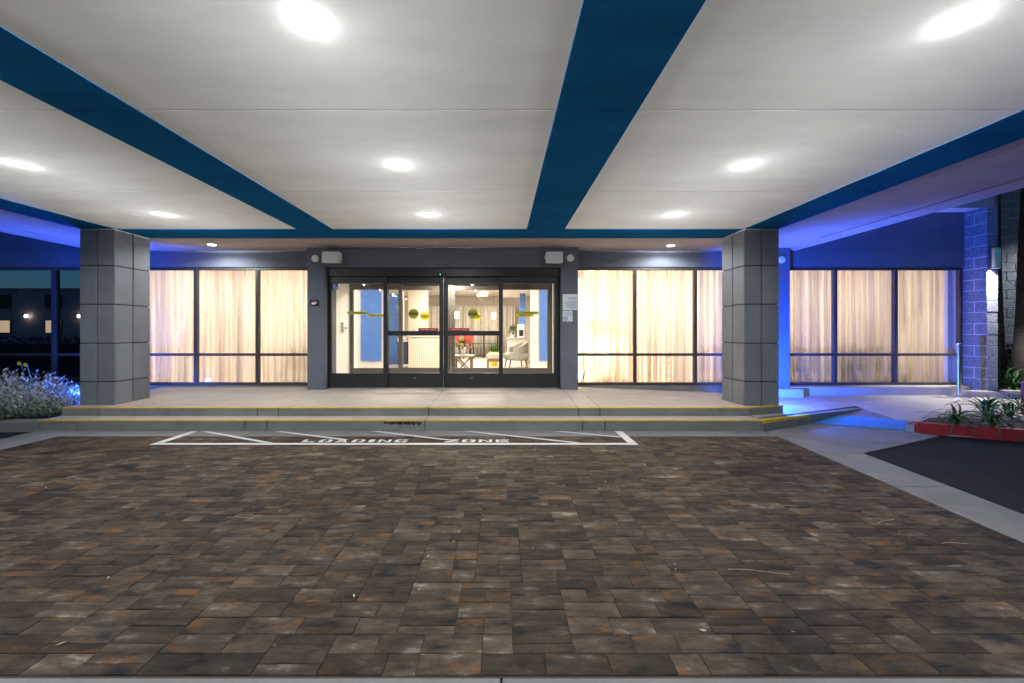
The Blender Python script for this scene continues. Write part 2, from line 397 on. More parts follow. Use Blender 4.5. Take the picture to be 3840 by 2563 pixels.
lt = MB(); r_ = random.Random(12)
for q in range(46):
    y = r_.uniform(1.7, 5.2); x = r_.uniform(-1.2 * y, 1.15 * y)
    x = max(-6.2, min(5.0, x)); a = r_.uniform(0, 6.28); l_ = r_.uniform(.006, .018); w_ = l_ * r_.uniform(.15, .45); d = Vector((math.cos(a), math.sin(a), 0)) * l_; n_ = Vector((-math.sin(a), math.cos(a), .2)) * w_; c = Vector((x, y, .008))
    lt.quad(c - d, c - n_, c + d, c + n_)
for x, y, l_, a in ((1.45, 2.25, .16, -.12), (2.2, 3.1, .11, .02), (2.75, 2.85, .10, .4), (-1.9, 2.9, .10, .0), (2.9, 2.55, .08, .05)):
    pts = [(x + l_ * (k / 5 - .5) * 2 * math.cos(a), y + l_ * (k / 5 - .5) * 2 * math.sin(a) + .01 * math.sin(k), .009) for k in range(6)]; lt.tube(pts, .0016, 5)
tag(lt.build('leaf_litter', 'litter'), 'dry leaf scraps and straws scattered on the paving', 'litter', kind='stuff')
# loading zone marking
lz = thing('loading_zone_marking', (-1.3, 5.1, 0), 'white painted loading zone box with diagonal stripes and lettering on the pavers', 'road marking')
ZP = .0045
def stripe(name, a, c, wd):
    a, c = Vector(a), Vector(c); d = (c - a).normalized(); n_ = Vector((-d.y, d.x)) * wd / 2
    p = [a - n_, c - n_, c + n_, a + n_]
    return keep(MB().prism([(q.x, q.y) for q in p], ZP - .002, ZP).build(name, 'white_paint', lz), lz)
X0, X1, Y0, Y1 = -4.19, 1.60, 4.83, 5.44
stripe('border_line', (X0 - .05, Y0), (X1 + .05, Y0), .07); 
stripe('border_line', (X0, Y0 + .05), (X0, Y1), .10); stripe('border_line', (X1, Y0 + .05), (X1, Y1), .10)
def dstripe(xa, ya, xb, yb, wd=.115):
    h = wd / 2
    return keep(MB().prism([(xb - h, yb), (xb + h, yb), (xa + h, ya), (xa - h, ya)], ZP - .001, ZP + .001).build('diagonal_stripe', 'white_paint', lz), lz)
for a in ((-4.06, 5.44, -2.86, 4.88), (-3.05, 5.44, -1.98, 5.02), (-1.72, 5.44, -.68, 5.01), (-.45, 5.44, .92, 4.88), (.78, 5.44, 1.54, 5.14)): dstripe(*a)
# stencil letters: boxes on a 3x5 raster with bridges
def letter(ch, x, wd, y0, y1):
    hgt = y1 - y0; s_ = .042; gp = .014; b_ = MB()
    def r(xa, xb, ya, yb): b_.box(x + xa * wd, x + xb * wd, y0 + ya * hgt, y0 + yb * hgt, ZP - .0015, ZP + .0005)
    def poly(pts):
        b_.prism([(x + px * wd, y0 + py * hgt) for px, py in pts], ZP - .0015, ZP + .0005)
    if ch == 'L': r(0, .28, .30, 1); r(0, 1, 0, .22)
    elif ch == 'O' or ch == 'D':
        k = .18 if ch == 'O' else .02
        poly([(k, 0), (.44, 0), (.44, .2), (.28, .25), (.28, .75), (.44, .8), (.44, 1), (k, 1), (0, .82), (0, .18)])
        poly([(.56, 0), (.82, 0), (1, .18), (1, .82), (.82, 1), (.56, 1), (.56, .8), (.72, .75), (.72, .25), (.56, .2)])
    elif ch == 'A':
        poly([(0, 0), (.26, 0), (.46, .62), (.46, 1), (.36, 1)]); poly([(.74, 0), (1, 0), (.64, 1), (.54, 1), (.54, .62)]); r(.36, .64, .2, .36)
    elif ch == 'I': r(0, 1, 0, 1)
    elif ch == 'N':
        r(0, .24, 0, 1); r(.76, 1, 0, 1); poly([(.28, .72), (.72, 0), (.72, .30), (.28, 1)])
    elif ch == 'G':
        poly([(.2, 0), (.5, 0), (.5, .2), (.28, .25), (.28, .75), (.5, .8), (.5, 1), (.2, 1), (0, .82), (0, .18)])
        r(.58, 1, .78, 1); poly([(.58, 0), (.85, 0), (1, .15), (1, .5), (.6, .5), (.6, .34), (.72, .34), (.72, .2), (.58, .2)])
    elif ch == 'Z':
        r(0, 1, .8, 1); r(0, 1, 0, .2); poly([(0, .24), (.32, .24), (1, .76), (.68, .76)])
    elif ch == 'E':
        r(0, .26, 0, 1); r(.33, 1, .8, 1); r(.33, .9, .4, .6); r(.33, 1, 0, .2)
    b_.build('letter', 'white_paint', lz)
x = -2.47
for ch in 'LOADING': wd = .07 if ch == 'I' else .155; letter(ch, x, wd, 4.905, 5.02); x += wd + .05
x = -.70
for ch in 'ZONE': letter(ch, x, .165, 4.905, 5.02); x += .21

# ------------------------------------------------------------------ landing, steps, walk and ramp
def zl(x, y):
    v_ = (y - 5.76) / 1.8; t = min(max((x - 1.5) / 3.0, 0), 1)
    return (1 - v_) * .264 + v_ * (.322 - .12 * t)
JX = [-6.38, -5.83, -3.53, -3.226, -1.05, 1.12, 1.427, 3.60]
landing = thing('entrance_landing', (0, 0, 0), None, None, kind='structure')
def lslab(x0, x1, y0, y1, m='walk'):
    k = max(1, int((x1 - x0) / .8)); b_ = MB()
    top = lambda x, y: zl(x, y)
    xs_ = [x0 + G + (x1 - x0 - 2 * G) * q / k for q in range(k + 1)]
    pts = [(q, y0 + G) for q in xs_] + [(q, y1 - G) for q in reversed(xs_)]
    b_.prism(pts, -.05, top); return keep(b_.build('landing_slab', m, landing), landing)
for a, c in zip(JX, JX[1:]):
    lslab(a, c, 6.03, 6.9); lslab(a, c, 6.9, 7.66)
lslab(3.60, 4.20, 6.03, 6.9); lslab(3.60, 4.245, 6.9, 7.66)
steps = thing('entrance_steps', (-1.3, 5.5, 0), 'two long grey concrete steps with yellow painted nosing lines', 'steps')
for k_, (a, c) in enumerate(zip(JX, JX[1:])):
    a2 = a if k_ else -6.37
    keep(MB().prism([(a2 + G, STEP), (c - G, STEP), (c - G, 5.80), (a2 + G, 5.80)], -.05, .144).build('lower_step', 'riser', steps, bevel=.006, seg=2), steps)
    keep(MB().prism([(a2 + G, 5.76), (c - G, 5.76), (c - G, 6.032), (a2 + G, 6.032)], -.05, lambda x, y: zl(x, y) + .001).build('upper_step', 'riser', steps, bevel=.006, seg=2), steps)
    bx('tread', 'walk', steps, a2 + G, c - G, STEP + .045, 5.758, .1445, .1465)
    keep(MB().prism([(a2 + G, 5.80), (c - G, 5.80), (c - G, 6.03), (a2 + G, 6.03)], .2, lambda x, y: zl(x, y) + .003).build('tread', 'walk', steps), steps)
    bx('yellow_nosing', 'yellow_paint', steps, a2 + G, c - G, STEP - .0015, STEP + .03, .134, .1475)
    keep(MB().prism([(a2 + G, 5.7585), (c - G, 5.7585), (c - G, 5.80), (a2 + G, 5.80)], .256, lambda x, y: .2685).build('yellow_nosing', 'yellow_paint', steps), steps)
r_ = random.Random(4)
for q in range(5):
    xa = -1.62 + q * .095; xb = xa + r_.uniform(.10, .16); n_ = 7
    top = [(xa + (xb - xa) * k / n_, STEP - .0022, .128 - r_.uniform(0, .006)) for k in range(n_ + 1)]; bot = [(xa + (xb - xa) * k / n_, STEP - .0022, .128 - r_.uniform(.02, .055) * (1 if 0 < k < n_ else .4)) for k in range(n_ + 1)]
    keep(MB().quad(*bot, *reversed(top)).build('stain', 'stain', steps), steps)
# upper step return at the right
keep(MB().prism([(3.604, 5.76), (4.21, 5.945), (4.21, 6.032), (3.604, 6.032)], -.05, lambda x, y: zl(x, y) + .001).build('upper_step', 'riser', steps, bevel=.006), steps)
keep(MB().prism([(3.604, 5.81), (4.205, 5.992), (4.205, 6.03), (3.604, 6.03)], .2, lambda x, y: zl(x, y) + .003).build('tread', 'walk', steps), steps)
keep(MB().prism([(3.604, 5.758), (4.212, 5.943), (4.212, 5.986), (3.604, 5.802)], .252, .2715).build('yellow_nosing', 'yellow_paint', steps), steps)
# lower step return = kerb dying into the ramp
K0, K1, K2 = (3.604, 5.477), (4.59, 5.93), (5.87, 6.455)
def off(p, d): return (p[0] - .42 * d, p[1] + .91 * d)
def ramp(x, y): return min(max(.112 * ((x - 4.57) * .416 + (y - 5.915) * .909), 0.0), .2)
keep(MB().prism([K0, K1, off(K1, .16), off(K0, .16)], -.05, lambda x, y: .144 - max(0, x - 3.6) * .016).build('lower_step', 'riser', steps, bevel=.006), steps)
keep(MB().prism([K1, K2, off(K2, .16), off(K1, .16)], -.05, lambda x, y: .128 - max(0, x - 4.5) * .008).build('ramp_kerb', 'riser', steps, bevel=.005), steps)
keep(MB().prism([(K0[0], K0[1] - .002), (K1[0], K1[1] - .002), off(K1, .05), off(K0, .05)], .10, lambda x, y: .1475 - max(0, x - 3.6) * .016).build('yellow_nosing', 'yellow_paint', steps), steps)
# walk beside the column
def zw(x, y):
    tx = min(max((x - 3.6) / (5.87 - 3.6), 0), 1); yk = 5.477 + (x - 3.604) * .435
    zk = .146 - .03 * tx
    if x > 5.87: return min(max(ramp(x, y), .0), .2)
    q = min(max((y - yk) / (7.3 - yk), 0), 1); return zk + (.2 - zk) * q
walk = thing('side_walk', (0, 0, 0), None, None, kind='structure')
def grid(name, m, parent, xs_, yf, n_, zf, inside=None):
    vs, fs = [], []
    for i, x in enumerate(xs_):
        ya, yb = yf(x)
        for j in range(n_ + 1):
            y = ya + (yb - ya) * j / n_; vs.append((x, y, zf(x, y)))
    for i in range(len(xs_) - 1):
        for j in range(n_): fs.append((i * (n_ + 1) + j, (i + 1) * (n_ + 1) + j, (i + 1) * (n_ + 1) + j + 1, i * (n_ + 1) + j + 1))
    b_ = MB(); b_.v, b_.f = vs, fs; return keep(b_.build(name, m, parent, smooth=True), parent)
lin = lambda a, c, n_: [a + (c - a) * k / n_ for k in range(n_ + 1)]
grid('walk_slab', 'walk', walk, lin(3.60, 5.866, 10), lambda x: (5.477 + (x - 3.604) * .435 + .14, 7.60), 8, lambda x, y: zw(x, y))
grid('walk_slab', 'walk', walk, lin(5.874, 14, 16), lambda x: (max(5.30 - (x - 5.5) * .25, 4.0), 7.60), 14, lambda x, y: ramp(x, y) - .003)
grid('ramp_slab', 'concrete', walk, lin(4.58, 5.874, 10), lambda x: (5.905 - (x - 4.60) * .46, 5.93 + (x - 4.59) * .41 + .03), 8, lambda x, y: ramp(x, y) - .002)
# tactile pad with domes
pad = thing('tactile_pad', (5.2, 5.85, .03), 'blue tactile warning mat with raised domes on the kerb ramp', 'tactile mat')
A, Bq, Cq, D = Vector((4.62, 5.92)), Vector((5.27, 6.20)), Vector((5.95, 5.83)), Vector((5.55, 5.49))
part('mat', 'tactile', pad, lambda b_: b_.prism([(A.x, A.y), (D.x, D.y), (Cq.x, Cq.y), (Bq.x, Bq.y)], lambda x, y: ramp(x, y), lambda x, y: ramp(x, y) + .008))
def domes(b_):
    for i in range(22):
        for j in range(12):
            u, t = (i + .5) / 22, (j + .5) / 12
            p = (A * (1 - u) + D * u) * (1 - t) + (Bq * (1 - u) + Cq * u) * t; z = ramp(p.x, p.y) + .0075
            b_.lathe([(.013, 0), (.009, .0055)], (p.x, p.y, z), 7)
o = part('dome', 'tactile', pad, domes); o['kind'] = 'stuff'

# kerbs and planting beds
rk = thing('red_kerb', (5.6, 5.4, 0), 'red painted kerb along the planting bed', 'kerb')
kd = Vector((.907, -.421)); kn = Vector((.421, .907)); k0 = Vector((5.61, 5.395))
prev = 0
for ln in (1.15, 2.4, 4.0):
    p0, p1 = k0 + kd * (prev + .003), k0 + kd * (ln - .003); q1, q0 = p1 + kn * .15, p0 + kn * .15
    keep(MB().prism([tuple(p0), tuple(p1), tuple(q1), tuple(q0)], -.05, lambda x, y: .128 + .006 * min(1, max(0, x - 5.6))).build('kerb_block', 'red_paint', rk, bevel=.018, seg=3), rk); prev = ln
wk = thing('plain_kerb', (5.5, 5.5, 0), 'short bare concrete kerb end between red kerb and blue mat', 'kerb')
part('kerb_block', 'concrete', wk, lambda b_: b_.prism([(5.56, 5.49), (5.605, 5.40), (5.70, 5.56), (5.97, 5.82), (5.955, 5.835)], -.05, lambda x, y: ramp(x, y) + .10 - .10 * min(1, max(0, (y - 5.42) / .36))), bevel=.004)
bedR = sheet('planting_bed', [(5.74, 5.50), (9.2, 3.9), (9.2, 6.45), (8.4, 6.30), (7.3, 6.02), (6.3, 5.86)], .10, 'soil')
MBs = MB()
for _ in range(420):
    x = rng.uniform(5.8, 8.9); y = rng.uniform(4.2, 6.3)
    lo = 5.50 - (x - 5.74) * .462; hi = 5.80 + (x - 6.0) * .2
    if y < lo + .06 or y > hi: continue
    a = rng.uniform(0, 6.28); l_ = rng.uniform(.012, .04); w_ = rng.uniform(.005, .012); d = Vector((math.cos(a), math.sin(a), rng.uniform(-.3, .5))) * l_; n_ = Vector((-math.sin(a), math.cos(a), 0)) * w_
    c = Vector((x, y, .11)); MBs.quad(c - d - n_, c + d - n_, c + d + n_, c - d + n_)
o = MBs.build('bark_mulch', 'wood_chip'); tag(o, 'brown bark mulch scattered over the bed behind the red kerb', 'mulch', kind='stuff')
# bed by the far wall
sheet('planting_bed', [(8.80, 6.9), (14, 6.7), (14, 9.2), (8.80, 9.2)], .30, 'soil')
fk = thing('bed_kerb', (9, 6.9, 0), 'pale concrete kerb in front of the block wall bed', 'kerb')
part('kerb_block', 'walk', fk, lambda b_: b_.prism([(8.98, 7.03), (14, 6.55), (14, 6.75), (8.98, 7.19)], 0, .315), bevel=.015)
part('kerb_block', 'walk', fk, lambda b_: b_.prism([(8.42, 7.10), (8.97, 7.03), (8.97, 7.19), (8.42, 7.30)], 0, .30), bevel=.015)
bedL = sheet('planting_bed', [(-12, 4.6), (-6.39, 5.58), (-6.39, 6.75), (-12, 6.75)], .11, 'soil')
lk = thing('bed_kerb', (-6.5, 5.5, 0), 'rounded grey concrete kerb beside the step end and silver shrubs', 'kerb')
part('kerb_block', 'riser', lk, lambda b_: b_.prism([(-12, 4.35), (-8.0, 5.25), (-7.0, 5.44), (-6.385, 5.48), (-6.385, 5.63), (-7.0, 5.60), (-8.0, 5.41), (-12, 4.52)], -.05, .142), bevel=.02, seg=3)
slw = thing('side_walk', (0, 0, 0), None, None, kind='structure')
part('walk_slab', 'walk', slw, lambda b_: b_.box(-12, -6.386, 6.75, 7.66, -.05, .27))

# ------------------------------------------------------------------ hotel building
FY = 7.55
hb = thing('hotel_building', (0, FY, 0), 'hotel front with slate stucco walls, dark framed windows and framed entrance', 'building')
def wall(*a, m='stucco'): return bx('wall', m, hb, *a)
WH = 2.593; WB = .345
wall(-12, -7.43, FY, FY + .2, WH, 3.63)
wall(-7.23, -3.53, FY, FY + .2, WH, 3.2); wall(1.395, 5.09, FY, FY + .2, WH, 3.2)
wall(5.29, 8.79, FY, FY + .2, WH, 3.63)
bx('pilaster', 'stucco', hb, -7.43, -7.23, 7.3, 7.75, .25, 3.2); bx('pilaster', 'stucco', hb, 5.09, 5.29, 7.3, 7.75, .15, 3.2)
bx('portal_jamb', 'stucco', hb, -3.53, -3.21, 7.24, 7.75, .25, 2.543, bevel=.006); bx('portal_jamb', 'stucco', hb, 1.086, 1.395, 7.24, 7.75, .25, 2.543, bevel=.006)
bx('portal_head', 'stucco', hb, -3.53, 1.395, 7.24, 7.75, 2.543, 2.898)
for a in ((-7.23, -3.53), (1.395, 5.09)): bx('sill_kerb', 'riser', hb, a[0], a[1], 7.52, 7.66, .1, WB)
bx('sill_kerb', 'walk', hb, -12, -7.43, 7.50, 7.66, .1, WB)
bx('sill_kerb', 'walk', hb, 5.30, 8.30, 7.30, 7.60, .0, .352, bevel=.015); bx('sill_kerb', 'walk', hb, 8.305, 8.77, 7.42, 7.60, .0, .352, bevel=.015)
bx('sill_kerb', 'walk', hb, 4.25, 5.40, 7.10, 7.298, .0, .335, bevel=.012)
def window(x0, x1, mul, gm='glass'):
    t = .05; y0, y1 = FY + .02, FY + .085
    b_ = MB(); b_.box(x0, x1, y0, y1, WH - .055, WH); b_.box(x0, x1, y0, y1, WB, WB + .055); b_.box(x0, x0 + t, y0 + .001, y1 - .001, WB + .055, WH - .055); b_.box(x1 - t, x1, y0 + .001, y1 - .001, WB + .055, WH - .055)
    f_ = keep(b_.build('window', 'bronze', hb), hb)
    for q in mul: bx('mullion', 'bronze', f_, q - .028, q + .028, y0 - .004, y1 + .004, WB + .055, WH - .055)
    ed = [x0 + t] + sum([[q - .028, q + .028] for q in mul], []) + [x1 - t]
    for a, c in zip(ed[::2], ed[1::2]):
        bx('transom', 'bronze', f_, a, c, y0 + .002, y1 - .002, .905, .955)
        bx('pane', gm, f_, a, c, FY + .045, FY + .051, WB + .055, .905); bx('pane', gm, f_, a, c, FY + .045, FY + .051, .955, WH - .055)
window(-7.23, -3.53, [-7.0, -5.82, -4.646]); window(1.395, 5.09, [2.543, 3.694, 4.85]); window(5.30, 8.76, [6.357, 7.506])
window(-12, -7.43, [-10.88, -9.70, -8.526], 'glass_dark')
# eave over the right end
part('eave', 'ceil_white', hb, lambda b_: b_.box(5.6, 8.87, 7.2, 7.56, 3.632, 3.70))
part('eave', 'soffit', hb, lambda b_: b_.box(5.6, 8.872, 7.17, 7.2, 3.60, 3.80))
part('eave', 'ceil_white', hb, lambda b_: b_.box(-12, -7.8, 7.2, 7.56, 3.632, 3.70))
# interior shell
FL = .33; CE = 2.92
def inner(name, m, *a): return bx(name, m, hb, *a)
inner('lobby_floor', 'floor_in', -7.1, 8.7, 7.66, 17.2, FL - .05, FL); inner('lobby_ceiling', 'wall_in', -7.1, 8.7, 7.76, 17.2, CE, CE + .1)
inner('inner_wall', 'wall_in', -7.2, -7.1, 7.76, 17.2, .2, 3.0); inner('inner_wall', 'wall_in', 8.7, 8.78, 7.76, 17.2, .2, 3.0)
inner('inner_wall', 'wall_tan', -7.1, 8.7, 17.2, 17.3, .2, 3.0)
inner('inner_wall', 'wall_in', -7.09, -3.1, 10.5, 10.7, FL, CE); inner('inner_wall', 'wall_in', .78, 8.69, 10.5, 10.7, FL, CE)
inner('inner_wall', 'wall_tan', -5.9, -5.8, 10.71, 17.19, FL, CE); inner('inner_wall', 'wall_tan', 1.9, 2.0, 10.71, 17.19, FL, CE)
inner('inner_wall', 'wall_in', -3.32, -3.22, 7.76, 8.9, FL, CE); inner('inner_wall', 'wall_in', 1.11, 1.21, 7.76, 8.9, FL, CE)
inner('inner_wall', 'wall_in', -3.22, 1.11, 8.42, 8.7, 2.56, CE); inner('vestibule_ceiling', 'wall_in', -3.22, 1.11, 7.76, 8.42, 2.56, 2.62)
inner('inner_wall', 'wall_tan', -3.04, -2.44, 13.0, 13.3, FL, CE)
inner('ceiling_box', 'wall_in', .02, .78, 11.5, 14.5, 2.62, 2.91)
inner('dark_partition', 'navy', -7.43, -7.2, 7.76, 9.2, .2, 3.0); inner('dark_partition', 'navy', -12, -7.43, 9.2, 9.3, .2, 3.6)

# canopy
CZ = 2.90
cp = thing('entrance_canopy', (-1, 3, CZ), 'flat drive-through canopy with white soffit panels and dark blue stripes', 'canopy')
seams = [-3.4, -1.95, -.45, 1.16, 2.763, 4.365, 5.95]
bays = [(-5.76, -3.06), (-2.52, .38), (.95, 3.62)]
for a, c in bays:
    for s0, s1 in zip(seams, seams[1:]):
        bx('white_panel', 'ceil_white', cp, a, c, s0 + .006, s1 - .006, CZ, CZ + .06)
stripes = [(-6.28, -5.762), (-3.058, -2.522), (.382, .948), (3.622, 4.14)]
for k_, (a, c) in enumerate(stripes):
    for s0, s1 in zip(seams, seams[1:]):
        zz = CZ - .003
        bx('blue_panel', 'ceil_blue', cp, a, c, s0 + .004, s1 - .004, zz, CZ + .06)
xs = [-6.28, -3.06, -2.52, .38, .95, 4.14]
for a, c in zip(xs, xs[1:]): bx('blue_panel', 'ceil_blue', cp, a + .003, c - .003, 5.952, 6.53, CZ - .003, CZ + .06)
for a, c in ((-7.7, -3.06), (-3.06, .665), (.665, 5.58)): bx('taupe_panel', 'soffit', cp, a + .003, c - .003, 6.534, 7.54, CZ + .0, CZ + .06)
for a, c in ((-7.25, -6.284), (4.144, 5.20)):
    for s0, s1 in zip(seams, seams[1:] ): bx('taupe_panel', 'soffit', cp, a, c, s0 + .002, s1 - .002 + (.586 if s1 == seams[-1] else 0), CZ, CZ + .06)
for a, c in ((-7.70, -7.29), (5.24, 5.58)): bx('edge_panel', 'soffit', cp, a, c, -3.4, 6.53, CZ + .001, CZ + .06)
for a, c in ((-7.29, -7.25), (5.20, 5.24)): bx('drip_channel', 'bark', cp, a, c, -3.4, 6.53, CZ + .008, CZ + .06)
bx('slab', 'soffit', cp, -7.72, 5.60, -3.42, 7.54, CZ + .062, CZ + .75)

for s0 in seams[1:-1]: bx('seam_strip', 'mortar_dark', cp, -5.76, 3.62, s0 - .012, s0 + .012, CZ + .061, CZ + .0615)
# columns
def column(x0, y0, label):
    W_, Dp = .52, .60; root = thing('canopy_column', (x0 + W_ / 2, y0 + Dp / 2, .25), label, 'column', 'columns carrying the canopy')
    zs = [.20, .62, 1.19, 1.77, 2.345, 2.896]
    bx('core', 'mortar_dark', root, x0 + .02, x0 + W_ - .02, y0 + .02, y0 + Dp - .02, .1, 2.895)
    t = .035; g_ = .006
    for a, c in zip(zs, zs[1:]):
        for k_ in range(2):
            xa, xb = x0 + k_ * W_ / 2 + g_ * (k_ == 1), x0 + (k_ + 1) * W_ / 2 - g_ * (k_ == 0)
            ya, yb = y0 + t + k_ * (Dp / 2 - t) + g_ * (k_ == 1), y0 + Dp / 2 + k_ * (Dp / 2 - t) - g_ * (k_ == 0)
            for yy in (y0, y0 + Dp - t): bx('panel', 'column', root, xa, xb, yy, yy + t, a + g_, c - g_ * .5, bevel=.007)
            for xx in (x0 + .0005, x0 + W_ - t - .0005): bx('panel', 'column', root, xx, xx + t, ya - .012 * (k_ == 0), yb + .012 * (k_ == 1), a + g_, c - g_ * .5, bevel=.007)
column(-6.27, 5.92, 'grey panelled column standing beside the silver shrubs'); column(3.61, 5.92, 'grey panelled column standing at the kerb ramp')

# downlights
def dome(r, d, n_=6): return [(r * math.cos(R(90 * k / n_)), -d * math.sin(R(90 * k / n_))) for k in range(n_)] + [(r * .06, -d)]
# one lamp datablock shared by all downlights: wide beam, soft cut-off, upward glow added to brighten the ceiling
DLIGHT = bpy.data.lights.new('beam', 'POINT'); DLIGHT.energy = 84; DLIGHT.shadow_soft_size = .02; DLIGHT.color = (.92, .97, 1.0); DLIGHT.use_nodes = True
N = DLIGHT.node_tree.nodes; L = DLIGHT.node_tree.links
def mth(op, a, c=None, d=None):
    q = N.new('ShaderNodeMath'); q.operation = op
    for k, v_ in enumerate((a, c, d)):
        if v_ is None: continue
        if isinstance(v_, (int, float)): q.inputs[k].default_value = v_
        else: L.new(v_, q.inputs[k])
    return q.outputs[0]
g = N.new('ShaderNodeNewGeometry'); sp = N.new('ShaderNodeSeparateXYZ'); L.new(g.outputs['Incoming'], sp.inputs[0])
up = mth('GREATER_THAN', sp.outputs[2], 0.0); c_ = mth('MAXIMUM', mth('ABSOLUTE', sp.outputs[2]), .001)
tp = N.new('ShaderNodeMapRange'); tp.interpolation_type = 'SMOOTHSTEP'; tp.inputs['From Min'].default_value = .011; tp.inputs['From Max'].default_value = .021; L.new(c_, tp.inputs[0])
ceil_glow = mth('MULTIPLY', mth('MULTIPLY', up, tp.outputs[0]), mth('MULTIPLY', mth('ADD', mth('MINIMUM', mth('POWER', mth('DIVIDE', .0335, c_), 2.45), 4.0), .008), 2.2))
ss = N.new('ShaderNodeMapRange'); ss.interpolation_type = 'SMOOTHSTEP'; ss.inputs['From Min'].default_value = .10; ss.inputs['From Max'].default_value = .45; ss.inputs['To Min'].default_value = .13; L.new(c_, ss.inputs[0])
L.new(mth('ADD', ceil_glow, mth('MULTIPLY', mth('MULTIPLY', mth('SUBTRACT', 1.0, up), ss.outputs[0]), .72)), N['Emission'].inputs['Strength'])
DSOFF = DLIGHT.copy()
for q in DSOFF.node_tree.nodes:      # soffit lamps: less of the added upward glow
    if q.type == 'MATH' and q.operation == 'MULTIPLY' and abs(q.inputs[1].default_value - 2.2) < .001: q.inputs[1].default_value = .35
def downlight(x, y, z, label, group, lens='lens', r=.068, d=.003, data=None):
    t = thing('ceiling_downlight', (x, y, z), label, 'ceiling light', group)
    ld = data or DLIGHT; lo = bpy.data.objects.new('beam', ld); COL.objects.link(lo); lo.parent = t; lo.location = (0, 0, -.030)
    part('lens', lens, t, lambda b_: b_.ring([[(x + q * math.cos(a), y + q * math.sin(a), z - .002 + h_) for a in [-2 * math.pi * j / 24 for j in range(24)]] for q, h_ in dome(r, d)], True, True), smooth=True)
for i, X in enumerate((-4.42, -.95, 2.26)):
    for Y in (5.23, 3.67, 1.97, .3, -1.4):
        downlight(X, Y, CZ, 'round bright downlight set in a white canopy panel', 'downlights in the white canopy panels')
downlight(-5.11, 7.03, CZ, 'round downlight in taupe soffit above the window with the silver-shrub column', 'soffit downlights', r=.06, data=DSOFF)
downlight(3.02, 7.1, CZ, 'round downlight in taupe soffit above the window next to the warning sign', 'soffit downlights', r=.06, data=DSOFF)

